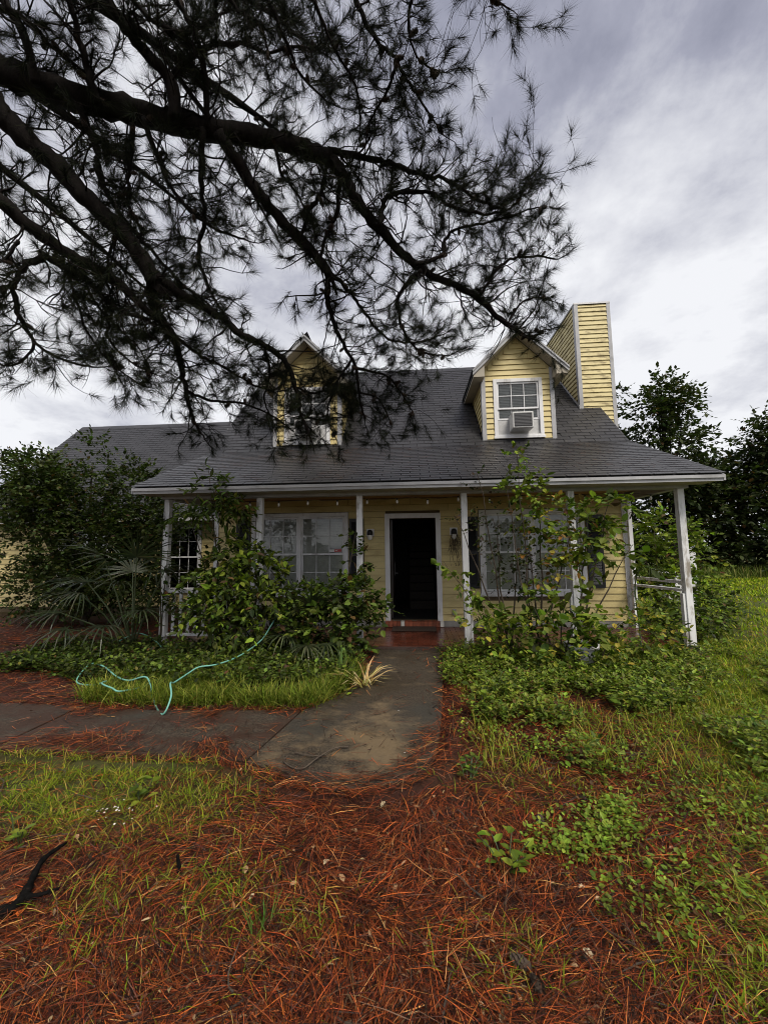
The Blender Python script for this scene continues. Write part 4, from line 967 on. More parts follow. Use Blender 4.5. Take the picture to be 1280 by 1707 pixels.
# twigs: curved shoots along the limbs, each with side shoots; needles in tufts at the ends
tufts_p, tufts_d, tufts_s = [], [], []
twm = MB()
def shoot(p, d, L, r, depth, seg=5):
    pts = [p.copy()]; d = d.normalized(); q = p.copy()
    for j in range(seg):
        d = (d+Vector((random.gauss(0, .24), random.gauss(0, .24), random.gauss(0.03, .22)))).normalized()
        q = q+d*(L/seg); pts.append(q.copy())
    if q.z < roof_z(q.y)+.35 and q.y > 5.2: return False
    twm.tube(pts, [r*(1-.6*i/seg) for i in range(seg+1)], 4 if r > .004 else 3, False)
    if depth > 0:
        for j in range(random.choice((1, 2, 2, 3))):
            i = random.randint(1, seg); dd = (d+Vector((random.gauss(0, .8), random.gauss(0, .8), random.gauss(0, .6)))).normalized()
            shoot(pts[i], dd, L*random.uniform(.35, .7), r*.65, depth-1, 4)
    if random.random() < .84:
        tufts_p.append(q); tufts_d.append(d); tufts_s.append(random.uniform(.75, 1.1))
        if random.random() < .4 and L > .2:
            tufts_p.append(pts[-2]); tufts_d.append(d); tufts_s.append(random.uniform(.55, .85))
    return True
for P, Rr, k in axes:
    acc = 0.0
    for i in range(1, len(P)):
        sg = (P[i]-P[i-1]); acc += sg.length
        if P[i].x < -4.0 and P[i].y < 2.9 and k not in (16, 21): pass
        sp = .085 if Rr[i] > .05 else (.051 if Rr[i] > .02 else .038)
        while acc > sp:
            acc -= sp
            ax = sg.normalized()
            sd = ax.orthogonal(); sd.rotate(Matrix.Rotation(random.uniform(0, 6.283), 3, ax))
            d = sd.normalized()*1.0+ax*random.uniform(.2, 1.0)+Vector((0, 0, random.uniform(-.25, .25)))
            shoot(P[i-1].lerp(P[i], random.random()), d, random.choice((.16, .24, .32, .42, .55))*random.uniform(.8, 1.2), max(.004, min(.010, Rr[i]*.35)), 1)
    e = P[-1]; shoot(e, (P[-1]-P[-3]), .22, max(Rr[-1]*.8, .004), 1); 
tag(twm.build('twigs', MT['bark'], pine), kind='stuff')
TP = np.array([v[:] for v in tufts_p]); TD = np.array([v[:] for v in tufts_d]); TS = np.array(tufts_s)
NN = 58
print('TUFTS', len(TP))
n = len(TP); D = np.repeat(unit(TD), NN, 0); P = np.repeat(TP, NN, 0)
rd = rand_dir(n*NN); bk = rng.random((n*NN, 1)); dirs = unit(D*(1.15-.75*bk)+rd*.72+np.array([0, 0, -.10]))
ln = np.repeat(TS, NN)*rng.uniform(.12, .185, n*NN)
P = P-D*bk*.085
Rm = frames(dirs, rand_dir(n*NN))
S = np.stack([np.full(n*NN, .0031), ln, ln], 1)
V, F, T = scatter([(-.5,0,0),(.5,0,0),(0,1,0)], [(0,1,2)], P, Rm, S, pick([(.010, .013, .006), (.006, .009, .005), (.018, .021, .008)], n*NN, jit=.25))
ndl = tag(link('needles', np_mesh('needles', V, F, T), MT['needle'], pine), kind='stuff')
# cones
cm = MB()
for r in range(7):
    zz = -.028+.010*r; rad = .021*math.sin(math.pi*(r+1.1)/8.4)**.7
    for j in range(7):
        a = 2*math.pi*(j+.5*(r % 2))/7; c, s = math.cos(a), math.sin(a); b = len(cm.v)
        cm.v += [(c*rad*.5, s*rad*.5, zz-.006), (c*rad-s*.008, s*rad+c*.008, zz+.004), (c*rad*1.2, s*rad*1.2, zz+.010), (c*rad+s*.008, s*rad-c*.008, zz+.004)]
        cm.f += [(b, b+1, b+2), (b, b+2, b+3)]
cm.lathe([(.0, -.036), (.012, -.03), (.017, -.005), (.014, .02), (.0, .038)], sides=7)
cone = cm.mesh('pine_cone'); cone.materials.append(MT['cone'])
for k in range(230):
    P, Rr, li = axes[random.choice([q for q in range(len(axes)) if axes[q][1][-1] < .03])]
    i = random.randint(1, len(P)-1); o = Vector((random.gauss(0, 1), random.gauss(0, 1), random.gauss(-.2, 1))).normalized()
    c = P[i]+o*(Rr[i]+.02)
    link('pine_cone', cone, None, pine, Matrix.Translation(c) @ o.to_track_quat('Z', 'Y').to_matrix().to_4x4() @ Matrix.Scale(random.uniform(.85, 1.25), 4))

# ------------------------------------------------------------------ shrubs, saplings, palmettos and far trees
def twig_leaves(bases, dirs, lens, m, leaf, droop=.25, spread=.8, t0=.15):
    """m leaves set alternately along each twig -> positions, directions, normals"""
    n = len(bases); t = np.linspace(t0, 1, m)[None, :, None]
    B = bases[:, None, :]; D = unit(dirs)[:, None, :]; L = lens[:, None, None]
    Q = B+D*L*t; Q = Q-np.array([0, 0, 1.0])*droop*L*t*t
    side = unit(np.cross(unit(dirs), np.array([0, 0, 1.0])+rng.normal(0, .25, (n, 3))))[:, None, :]
    sg = np.where(np.arange(m) % 2 == 0, 1, -1)[None, :, None]
    ld = D*.55+side*sg*spread+rng.normal(0, .28, (n, m, 3))+np.array([0, 0, -droop])
    ld[:, -1] = D[:, 0]+rng.normal(0, .15, (n, 3))
    N = np.array([0, 0, 1.0])+rng.normal(0, .38, (n, m, 3))
    return Q.reshape(-1, 3), unit(ld).reshape(-1, 3), N.reshape(-1, 3)
def foliage(name, par, Q, LD, N, size, cols, p=None, mat='leaf', tv=LEAF_V, width=1.0, jit=.22, kind='stuff'):
    n = len(Q); s = size*rng.uniform(.42, 1.28, n)
    S = np.stack([s*width, s, s], 1)
    V, F, T = scatter(tv, LEAF_F, Q, frames(LD, N), S, np.where(rng.random((n, 1)) < .03, pick([(.13, .075, .03), (.07, .04, .02)], n), pick(cols, n, p, jit)))
    o = link(name, np_mesh(name, V, F, T), MT[mat], par)
    return tag(o, kind=kind)
def clump_twigs(clumps, density, tl):
    """twigs pointing outwards from a set of ellipsoids (cx, cy, cz, rx, ry, rz)"""
    Bs, Ds, Ls = [], [], []
    for cx, cy, cz, rx, ry, rz in clumps:
        n = max(4, int(density*(rx*ry+rx*rz+ry*rz)))
        d = rand_dir(n); r = rng.uniform(.25, .88, (n, 1))**.6
        Bs.append(np.array([cx, cy, cz])+d*r*np.array([rx, ry, rz])); Ds.append(unit(d+np.array([0, 0, .25])+rng.normal(0, .35, (n, 3))))
        Ls.append(tl*rng.uniform(.5, 1.3, n))
    return np.concatenate(Bs), np.concatenate(Ds), np.concatenate(Ls)
def stems(par, base, tips, r0, mat='twig', name='stem', kink=.04, sides=5):
    out = []
    for t in tips:
        a, b = Vector(base), Vector(t); L = (b-a).length; n = 7
        pts = []
        for k in range(n+1):
            f = k/n; q = a.lerp(b, f); arch = math.sin(f*math.pi)*.10*L
            pts.append(q+Vector((random.gauss(0, kink*.5), random.gauss(0, kink*.5), 0))*L*.3*(0 < k < n)+Vector((0, 0, arch*.5)))
        MB().tube(pts, [r0*(1-.75*k/n) for k in range(n+1)], sides).build(name, MT[mat], par)
        out.append(pts)
    return out
DARKG = [(.034, .046, .012), (.050, .066, .015), (.022, .030, .009)]
MIDG = [(.075, .110, .016), (.115, .160, .022), (.045, .068, .013), (.16, .205, .035)]
LITG = [(.15, .205, .020), (.21, .27, .032), (.095, .135, .017)]
YELG = [(.20, .22, .035), (.34, .28, .045), (.28, .15, .03), (.12, .17, .035)]

# the large evergreen shrub before the wing
sh = empty('evergreen_shrub', (-7.4, 8.3, 0), 'large dark evergreen shrub covering the left wing of the house', 'shrub')
cl_a = []
for k in range(26):
    x = random.uniform(-9.9, -5.5); top = 3.75+.25*math.sin(x*2.1)-.35*abs(x+7.2)/2.3*(.4 if x < -7 else .5)
    z = random.uniform(1.0, top-.35); 
    if x < -8.6 and z < 2.3: continue
    r = random.uniform(.38, .66); cl_a.append((x, 8.2+random.gauss(0, .35), z, r*1.15, r, r*.8))
cl_a += [(-6.9, 8.1, .8, .9, .6, .6), (-7.8, 8.2, .9, .8, .6, .7), (-6.1, 8.2, 1.4, .6, .5, .8), (-6.9, 7.9, 2.0, .9, .6, .9), (-7.6, 8.2, 2.9, .8, .6, .7), (-6.2, 8.1, 3.2, .55, .5, .45), (-7.4, 8.3, 3.9, .25, .25, .35), (-8.8, 8.3, 3.4, .8, .6, .6), (-9.6, 8.3, 3.5, .6, .6, .5), (-5.75, 8.2, 2.6, .5, .5, .6), (-8.9, 8.2, 1.7, .5, .5, .8), (-8.5, 8.2, .8, .5, .5, .6), (-9.3, 8.3, 2.5, .5, .5, .4), (-6.6, 7.9, 1.3, .7, .5, .7), (-7.5, 7.9, 1.5, .7, .5, .8), (-5.9, 8.0, .7, .5, .4, .5), (-8.1, 8.0, 2.2, .6, .5, .6), (-5.6, 8.1, 1.9, .4, .4, .5)]
B, Dd, Ls = clump_twigs(cl_a, 150, .32)
Q, LD, N = twig_leaves(B, Dd, Ls, 9, .06, .15)
foliage('foliage', sh, Q, LD, N, .085, DARKG+[(.07, .10, .03)], mat='leaf')
stems(sh, (-7.3, 8.3, 0), [(-8.9, 8.3, 3.0), (-8.1, 8.2, 3.4), (-7.4, 8.4, 3.6), (-6.7, 8.2, 3.3), (-6.0, 8.2, 2.8), (-6.3, 8.5, 1.8), (-9.4, 8.4, 3.2)], .055)

# fan palmettos
def palmetto(label, base, fronds, seed):
    random.seed(seed); par = empty('palmetto', base, label, 'palmetto', 'palmettos by the porch')
    for (dx, dy, hz, L, lean) in fronds:
        b = Vector(base); h = b+Vector((dx, dy, hz)); o = (h-b)
        mid = b.lerp(h, .55)+Vector((0, 0, .08))
        out = Vector((dx, dy, 0)); out = out.normalized() if out.length > .01 else Vector((0, -1, 0))
        ax = (out*lean+Vector((0, 0, 1-lean))).normalized()
        sd = ax.cross(Vector((0, 0, 1)) if abs(ax.z) < .95 else Vector((0, 1, 0))).normalized(); nm = sd.cross(ax)
        Ps, Rs, Ss = [], [], []
        nb = 26
        for k in range(nb):
            a = math.radians(-105+210*k/(nb-1)+random.gauss(0, 2)); d = (ax*math.cos(a)+sd*math.sin(a)+nm*(.12*(k % 2)-.05)).normalized()
            Ps.append(h[:]); Rs.append((d, nm)); Ss.append((.026, L*(.75+.25*math.cos(a*.8))*random.uniform(.75, 1.15), L*random.uniform(.5, 1.9)))
        Rm = frames(np.array([r[0][:] for r in Rs]), np.array([r[1][:] for r in Rs]))
        V, F, T = scatter(BLADE_V, BLADE_F, np.array(Ps), Rm, np.array(Ss), pick([(.030, .042, .018), (.045, .060, .024), (.075, .085, .042)], nb, jit=.2))
        fr = link('frond', np_mesh('frond', V, F, T), MT['palm'], par)
        MB().tube([b, mid, h], [.016, .012, .008], 5).build('petiole', MT['palm_stalk'], fr)
MT['palm_stalk'] = plain('palm_stalk', (.055, .075, .03), .5)
palmetto('tall fan palmetto spreading in front of the left porch corner', (-4.55, 6.15, 0), [(-.75, -.1, 1.1, .62, .75), (-.35, -.25, 1.45, .62, .45), (.15, -.2, 1.5, .68, .35), (.55, -.1, 1.25, .66, .7), (-.95, -.35, .65, .6, .9), (-.5, -.5, .95, .6, .85), (.1, -.5, 1.1, .6, .8), (.45, -.45, .7, .55, .95), (-.2, .2, 1.25, .6, .4), (-.6, -.6, .45, .55, 1.0), (0, -.6, .5, .55, 1.0)], 3)
palmetto('small fan palmetto low between the hose end and the porch bush', (-1.55, 5.75, 0), [(.1, -.2, .78, .55, .45), (-.25, -.3, .40, .45, .9), (.1, -.45, .3, .42, 1.0), (.35, -.35, .3, .42, 1.0), (-.2, .1, .6, .5, .6)], 5)

def bush(name, label, cat, base, clumps, density, tl, m, leaf, cols, tips, r0=.016, p=None, tv=LEAF_V, width=1.0, droop=.25, group=None, mat='leaf', spread=.8):
    par = empty(name, base, label, cat, group)
    B, Dd, Ls = clump_twigs(clumps, density, tl)
    Q, LD, N = twig_leaves(B, Dd, Ls, m, leaf, droop, spread)
    foliage('foliage', par, Q, LD, N, leaf, cols, p, mat, tv, width)
    if tips: stems(par, base, tips, r0)
    return par
bush('sapling', 'slim sapling with drooping narrow leaves rising past the porch eave at left', 'sapling', (-2.95, 5.95, 0),
     [(-3.15, 5.85, 2.55, .28, .25, .32), (-3.05, 5.85, 2.2, .42, .3, .16), (-3.45, 5.85, 2.12, .25, .2, .12), (-2.85, 5.85, 2.25, .3, .2, .12), (-2.95, 5.9, 1.7, .14, .12, .2)], 150, .26, 7, .13, MIDG[:3]+DARKG[:2],
     [(-3.2, 5.85, 2.85), (-3.5, 5.85, 2.2), (-2.6, 5.85, 2.3)], .018, tv=NARROW_V, width=1.4, droop=.6)
bush('leafy_bush', 'bushy green shrub with pointed drooping leaves left of the second porch post', 'bush', (-2.6, 5.75, 0),
     [(-2.5, 5.6, 1.55, 0.31, 0.24, 0.17), (-2.8, 5.6, 1.36, 0.33, 0.24, 0.20), (-2.2, 5.6, 1.32, 0.31, 0.24, 0.18), (-2.55, 5.55, 1.03, 0.48, 0.33, 0.24), (-2.9, 5.6, 0.75, 0.41, 0.33, 0.29), (-2.1, 5.6, 0.89, 0.33, 0.29, 0.20), (-2.5, 5.6, 0.47, 0.48, 0.36, 0.29), (-3.2, 5.7, 1.08, 0.18, 0.17, 0.20)], 260, .22, 7, .115, MIDG+LITG[:2]+DARKG,
     [(-2.5, 5.6, 1.7), (-2.9, 5.6, 1.4), (-2.1, 5.6, 1.35), (-2.6, 5.5, 1.0)], .02, tv=NARROW_V, width=1.9, droop=.5)
bush('vine_bush', 'broad leaved vine thicket swallowing the third porch post beside the steps', 'bush', (-1.2, 5.9, 0),
     [(-1.55, 5.7, 0.80, 0.40, 0.26, 0.25), (-1.1, 5.7, 0.94, 0.40, 0.26, 0.25), (-.8, 5.85, 0.89, 0.29, 0.22, 0.29), (-.62, 5.85, 0.68, 0.26, 0.18, 0.14), (-1.3, 5.6, 0.47, 0.53, 0.31, 0.31), (-.85, 5.8, 0.38, 0.26, 0.22, 0.31), (-1.75, 5.7, 0.47, 0.31, 0.26, 0.36), (-.88, 6.12, 1.36, 0.12, 0.08, 0.31), (-.92, 6.15, 1.79, 0.07, 0.06, 0.13)], 300, .18, 6, .10, MIDG[:3]+DARKG+[(.11, .16, .03)],
     [(-1.1, 5.7, 1.2), (-.88, 6.05, 1.9), (-1.6, 5.7, 1.0), (-.6, 5.8, .9)], .016)
bush('ivy', 'ivy climbing the leftmost porch post', 'vine', (-4.12, 6.2, 0),
     [(-4.15, 6.18, 2.3, .14, .1, .3), (-4.12, 6.15, 1.8, .12, .1, .35), (-4.15, 6.15, 1.2, .2, .15, .5), (-3.6, 6.1, .75, .5, .12, .3), (-3.3, 6.1, 1.4, .12, .1, .3), (-3.0, 6.1, .9, .4, .15, .2), (-4.0, 6.0, .5, .5, .25, .35)], 130, .16, 6, .075, DARKG+MIDG[:1], [(-4.14, 6.2, 2.45), (-4.05, 6.2, 1.6)], .012)
# right of the walk
bush('dark_sapling', 'thin dark leaved sapling arching right of the doorway', 'sapling', (1.35, 5.85, 0),
     [(.98, 5.7, 2.4, .12, .1, .3), (1.1, 5.7, 1.95, .25, .2, .3), (1.35, 5.7, 1.6, .35, .25, .25), (.75, 5.7, 2.0, .2, .15, .08), (1.5, 5.7, 1.25, .35, .25, .3), (1.2, 5.7, 1.35, .3, .2, .2)], 95, .22, 8, .06, DARKG+[(.05, .04, .03)],
     [(.95, 5.7, 2.65), (1.15, 5.7, 2.0), (.6, 5.7, 2.05), (1.5, 5.7, 1.6)], .016)
bush('arching_vine', 'pale green vine spray reaching from the right shrubs towards the doorway', 'vine', (1.1, 5.7, .3),
     [(.45, 5.6, 1.32, .12, .08, .08), (.62, 5.6, 1.18, .12, .08, .12), (.8, 5.6, .98, .14, .1, .14), (.95, 5.6, .72, .2, .12, .16), (1.15, 5.5, .55, .25, .15, .12)], 210, .14, 5, .10, LITG+MIDG, [(.42, 5.6, 1.4), (.9, 5.6, .9)], .009, droop=.6)
bush('yellowing_sapling', 'sapling with yellowing leaves standing before the right porch window', 'sapling', (1.75, 5.75, 0),
     [(1.85, 5.6, 2.0, .3, .2, .35), (2.0, 5.6, 1.65, .32, .22, .28), (1.75, 5.6, 1.35, .28, .2, .25), (2.25, 5.6, 1.55, .25, .2, .16), (1.65, 5.6, 2.2, .16, .12, .2), (2.05, 5.6, 1.2, .2, .15, .15)], 120, .24, 7, .085, YELG+MIDG[:2], [(1.8, 5.6, 2.35), (2.2, 5.6, 1.8), (1.6, 5.6, 1.6)], .018, droop=.4)
bush('tall_sapling', 'tall light green sapling topping the eave right of centre', 'sapling', (1.6, 5.6, 0),
     [(1.47, 5.45, 2.85, .13, .1, .18), (1.55, 5.45, 2.55, .18, .12, .22), (1.38, 5.45, 2.35, .2, .1, .08), (1.65, 5.45, 2.25, .15, .12, .25), (1.7, 5.45, 1.9, .14, .12, .2)], 170, .18, 6, .10, LITG[:2]+MIDG, [(1.46, 5.45, 3.0), (1.3, 5.45, 2.4)], .014, droop=.5)
bush('mulberry_spray', 'leafy green branch spreading before the right lantern and shutter', 'sapling', (2.2, 5.7, 0),
     [(2.5, 5.5, 2.05, .3, .2, .18), (2.75, 5.5, 2.15, .18, .15, .12), (2.35, 5.5, 1.85, .25, .2, .16), (2.65, 5.5, 1.75, .25, .2, .1), (2.85, 5.5, 1.45, .2, .15, .1), (2.45, 5.5, 1.4, .25, .15, .1)], 120, .24, 7, .125, MIDG+LITG[:1], [(2.7, 5.5, 2.25), (2.4, 5.5, 2.0), (2.95, 5.5, 1.6)], .016, droop=.45)
bush('big_leaf_shrub', 'shrub of big glossy leaves under the right porch window', 'bush', (1.9, 5.5, 0),
     [(1.95, 5.3, .88, .28, .2, .16), (1.6, 5.3, .78, .35, .25, .2), (2.15, 5.3, .65, .3, .25, .2), (1.35, 5.4, .6, .3, .25, .25), (1.75, 5.3, .45, .55, .3, .3)], 75, .24, 5, .135, MIDG+LITG[:1], [(1.95, 5.3, 1.0), (1.5, 5.3, .9), (2.2, 5.3, .8)], .014, droop=.55, width=1.15)
bush('variegated_shrub', 'low shrub with yellow edged leaves spilling around the flower pot', 'bush', (2.3, 5.3, 0),
     [(1.0, 5.35, .42, .4, .3, .3), (1.45, 5.25, .35, .45, .35, .28), (2.0, 5.1, .35, .5, .35, .22), (2.55, 5.3, .42, .5, .35, .28), (3.0, 5.5, .5, .45, .35, .28), (3.3, 5.8, .35, .4, .3, .25), (2.6, 4.9, .25, .4, .3, .2)], 105, .22, 6, .085, MIDG+YELG[:2]+LITG[:1], [(1.0, 5.35, .6), (2.5, 5.2, .6), (3.0, 5.5, .7)], .01, p=None, droop=.4)
# drooping weed stalk
ws = empty('weed_stalk', (3.05, 5.6, 0), 'tall weed stalk with hanging strap leaves before the right corner board', 'weed')
MB().tube(smooth_path([(3.02, 5.6, 0), (3.0, 5.6, .6), (2.98, 5.58, 1.05), (3.06, 5.55, 1.28), (3.22, 5.5, 1.26)], 5), .009, 5).build('stem', MT['palm_stalk'], ws)
sp_ = np.array(smooth_path([(3.0, 5.6, .55), (2.98, 5.58, 1.05), (3.06, 5.55, 1.28), (3.22, 5.5, 1.26)], 24)); k = len(sp_)
an = rng.uniform(0, 6.28, k); dd = np.stack([np.cos(an), np.sin(an), rng.uniform(.1, .6, k)], 1)
V, F, T = scatter(BLADE_V, BLADE_F, sp_, frames(dd, np.array([0, 0, 1.0])+rng.normal(0, .1, (k, 3))), np.stack([np.full(k, .014), rng.uniform(.10, .16, k), rng.uniform(.4, .6, k)], 1), pick(DARKG+MIDG[:1], k))
tag(link('leaves', np_mesh('leaves', V, F, T), MT['leaf'], ws), kind='stuff')
bush('side_bush', 'light green bush growing beside the right end of the porch', 'bush', (5.3, 9.0, 0),
     [(5.3, 9.0, 1.9, .6, .5, .4), (5.7, 9.0, 1.4, .7, .5, .5), (5.1, 8.9, 1.2, .5, .5, .6), (5.6, 8.8, .7, .8, .6, .5), (4.9, 8.7, .6, .5, .5, .5), (6.0, 9.0, 1.9, .35, .3, .25), (5.0, 9.2, 2.3, .3, .3, .35)], 90, .32, 8, .11, LITG+MIDG, [(5.3, 9.0, 2.0), (5.9, 9.0, 1.7), (5.0, 9.0, 1.6)], .03)
bush('undergrowth', 'dark low undergrowth below the broken porch railing', 'bush', (4.6, 7.3, 0),
     [(4.7, 7.4, .35, .45, .5, .35), (4.5, 6.9, .3, .35, .4, .28), (5.2, 7.6, .35, .5, .5, .35), (4.0, 6.7, .25, .4, .35, .2), (5.6, 8.0, .4, .5, .5, .3)], 120, .24, 7, .09, DARKG+MIDG, [(4.6, 7.3, .6)], .01)

# far trees beyond the lawn
def far_tree(label, base, h, clumps, leaf, cols, dens, tl, trunk=.22):
    par = empty('tree', base, label, 'tree', 'trees beyond the lawn')
    bx, by, _ = base
    cl = [(bx+a, by+b, c, d, e, f) for a, b, c, d, e, f in clumps]
    B, Dd, Ls = clump_twigs(cl, dens, tl); Q, LD, N = twig_leaves(B, Dd, Ls, 9, leaf, .2)
    foliage('crown', par, Q, LD, N, leaf, cols, mat='far_leaf')
    MB().tube([(bx, by, -.1), (bx+.1, by, h*.3), (bx-.1, by, h*.6), (bx, by, h*.92)], [trunk, trunk*.8, trunk*.5, trunk*.12], 8).build('trunk', MT['bark'], par)
    stems(par, (bx, by, h*.3), [(c[0], c[1], c[2]) for c in cl[::2]], trunk*.3, 'bark', 'limb')
    return par
def crown(n, w, z0, z1, r, seed, sparse=.0):
    random.seed(seed); out = []
    for k in range(n):
        z = random.uniform(z0, z1); f = (z-z0)/(z1-z0); ww = w*math.sin(math.pi*(.18+.74*f))**.8
        a = random.uniform(0, 6.283); rr = r*random.uniform(.6, 1.25)*(1-.35*f)
        out.append((math.cos(a)*ww*random.uniform(.3, 1), math.sin(a)*ww*.7*random.uniform(.2, 1), z, rr*1.15, rr, rr*.7))
    return out
FARG = [(.032, .044, .014), (.048, .064, .018), (.020, .028, .010)]
far_tree('tallest dark tree rising right of the chimney', (13.9, 22, 0), 11.2, crown(26, 2.0, 4.0, 10.2, 1.0, 2)+[(-.3, 0, 10.4, .5, .5, .5), (.9, 0, 9.6, .7, .6, .4)], .24, FARG+[(.045, .06, .02)], 26, .8)
far_tree('slender loose tree directly behind the chimney', (12.2, 24, 0), 11.8, crown(18, 1.15, 5.5, 11.4, .55, 4), .22, FARG, 30, .6, .16)
far_tree('broad dark tree at the right edge of the lawn', (19.9, 22, 0), 9.2, crown(34, 3.4, .8, 8.2, 1.35, 6)+[(-.9, 0, 8.1, .6, .5, .5)], .24, FARG, 26, .9, .26)
far_tree('low spreading tree between the tall tree and the broad one', (16.6, 23, 0), 6.2, crown(24, 2.3, .6, 5.4, 1.15, 8), .24, FARG+[(.05, .07, .022)], 26, .9, .2)
far_tree('dark round tree seen through the right porch bay', (13.2, 25, 0), 7.0, crown(26, 2.6, .5, 6.0, 1.3, 10), .25, FARG, 24, .9, .2)
far_tree('dark tree standing past the broad one beyond the lawn', (25.0, 24, 0), 9.5, crown(24, 3.2, .8, 8.6, 1.5, 12), .26, FARG, 20, .9, .24)
random.seed(77)

# ------------------------------------------------------------------ ground cover
def sample_ground(n, y0, y1, power=1.7, xl=1.35, xr=1.15):
    u = rng.random(n); k = 1-power
    y = (y0**k+u*(y1**k-y0**k))**(1/k); x = -(xl*y+1.5)+rng.random(n)*((xl+xr)*y+3.1)
    return x, y
def on_house(x, y): return (np.abs(x) < HX+.14) & (y > 6.18)
# pine straw
x, y = sample_ground(370000, .8, 8.5, 1.8)
g = grass_amount(x, y); w = in_poly(x, y, WALK); dw = poly_dist(x, y, WALK)
n1 = fbm(x, y, 33, 3, 1.6)
pr = (1-.72*g)*(.55+.45*sstep(.35, .6, n1)); nw = fbm(x, y, 35, 4, 2.6)
pr = np.where(w, .03+.85*np.exp(-(dw/(.03+(.10+.14*(x < -1.2))*sstep(.42, .72, nw)))**2)+(.45*sstep(.46, .68, nw))*sstep(-1.1, -2.0, x), pr)
pr = np.where((x < -.7) & (y > 4.0) & (y < 6.2) & (x > -4.6), pr*.5, pr)
k = (rng.random(len(x)) < pr) & ~on_house(x, y); x, y, w, dw, g = x[k], y[k], w[k], dw[k], g[k]
n = len(x); rim = np.exp(-(dw/.16)**2)*(y < 3.3)
flow = 6.28*fbm(x, y, 41, 2, .9)*1.6
ang = np.where(rng.random(n) < .5, flow+rng.normal(0, .5, n), rng.uniform(0, 6.28, n))
ang = np.where((rng.random(n) < rim*.9), np.arctan2(.25*(x+.35), 1.0)*0+rng.normal(0, .35, n)+(x+.35)*.9, ang)
tz = rng.normal(0.03, .13, n)
D = np.stack([np.cos(ang), np.sin(ang), tz], 1); N = np.array([0, 0, 1.0])+rng.normal(0, .35, (n, 3))
lift = rng.random(n)**2
Z = np.where(w, .036, ground_z(x, y))+lift*(.028+.035*rim)+.003
Z = np.where((dw < .06) & (~w), np.maximum(Z, .02+lift*.03), Z)
ln = rng.uniform(.06, .19, n); ww = np.maximum(.0025, .00105*y)*rng.uniform(.8, 1.25, n)
cols = [(.35, .090, .022), (.155, .036, .012), (.056, .015, .008), (.014, .008, .006), (.44, .22, .075), (.11, .062, .040)]
T = pick(cols, n, [.15, .27, .25, .21, .03, .09], .25)
SP = np.stack([x-np.cos(ang)*ln*.5, y-np.sin(ang)*ln*.5, Z], 1); SR = frames(D, N); SS = np.stack([ww, ln, ln], 1); q = y < 2.7
V, F, T = merge([scatter([(-.5,0,0),(.5,0,0),(.42,.5,.065),(-.42,.5,.065),(.2,1,-.02),(-.2,1,-.02)], NEEDLE_F, SP[q], SR[q], SS[q], T[q]),
                 scatter([(-.5,0,0),(.5,0,0),(.2,1,.02),(-.2,1,.02)], [(0,1,2,3)], SP[~q], SR[~q], SS[~q], T[~q])])
straw = tag(link('pine_straw', np_mesh('pine_straw', V, F, T), MT['straw']), 'red brown fallen pine needles carpeting the ground', 'pine straw', kind='stuff')

# leaf litter, bark flakes and twigs lying over the straw
x, y = sample_ground(5200, 1.1, 6.2, 1.8); k = (grass_amount(x, y) < .6) & ~on_house(x, y) & ((~in_poly(x, y, WALK)) | (rng.random(5200) < .12)); x, y = x[k], y[k]; n = len(x)
z = np.where(in_poly(x, y, WALK), .038, ground_z(x, y)+.02)+rng.random(n)*.015; a = rng.uniform(0, 6.28, n)
V, F, T = scatter(LEAF_V, LEAF_F, np.stack([x, y, z], 1), frames(np.stack([np.cos(a), np.sin(a), rng.normal(0, .2, n)], 1), np.array([0, 0, 1.0])+rng.normal(0, .3, (n, 3))),
    np.stack([rng.uniform(.006, .02, n), rng.uniform(.014, .042, n), rng.uniform(.02, .07, n)], 1), pick([(.16, .085, .04), (.09, .045, .025), (.03, .018, .012), (.28, .19, .10), (.05, .025, .015)], n, [.25, .25, .25, .08, .17]))
tag(link('leaf_litter', np_mesh('leaf_litter', V, F, T), MT['straw']), 'small brown leaf litter and bark flakes strewn over the straw', 'leaf litter', kind='stuff')
mbt = MB()
for q in range(90):
    yy = random.uniform(1.3, 5.5); xx = random.uniform(-1.1, 1.0)*yy
    if in_poly(np.array([xx]), np.array([yy]), WALK)[0]: continue
    p = Vector((xx, yy, float(ground_z(xx, yy))+.03)); d = Vector((random.gauss(0, 1), random.gauss(0, 1), 0)).normalized(); pts = [p]
    for j in range(4): d = (d+Vector((random.gauss(0, .3), random.gauss(0, .3), random.gauss(0, .06)))).normalized(); pts.append(pts[-1]+d*random.uniform(.02, .07))
    mbt.tube(pts, [.004, .0035, .003, .0025, .0015], 4, False)
tag(mbt.build('fallen_twigs', MT['twig']), 'small broken twigs scattered in the pine straw', 'twigs', kind='stuff')

# straw caught on the roof
n = 2600; xx = np.concatenate([rng.normal(-2.2, 1.2, n//2), rng.uniform(-4.3, 4.3, n-n//2)]); yy = rng.uniform(5.9, 8.2, n); k = (np.abs(xx) < 4.4) & (fbm(xx, yy, 81, 3, 1.5) > .5); xx, yy = xx[k], yy[k]; n = len(xx)
a = rng.normal(0, .6, n); nn = np.array([0, -S1, 1.0]); D = np.stack([np.cos(a), np.sin(a), np.sin(a)*S1], 1)
V, F, T = scatter(NEEDLE_V, NEEDLE_F, np.stack([xx, yy, EZ+(yy-EY)*S1+.016], 1), frames(D, nn+rng.normal(0, .1, (n, 3))), np.stack([np.full(n, .004), rng.uniform(.08, .17, n), rng.uniform(.02, .1, n)], 1), pick([(.10, .045, .022), (.05, .025, .015)], n))
tag(link('roof_straw', np_mesh('roof_straw', V, F, T), MT['straw']), 'thin scatter of brown pine needles lying on the porch roof', 'pine straw', kind='stuff')

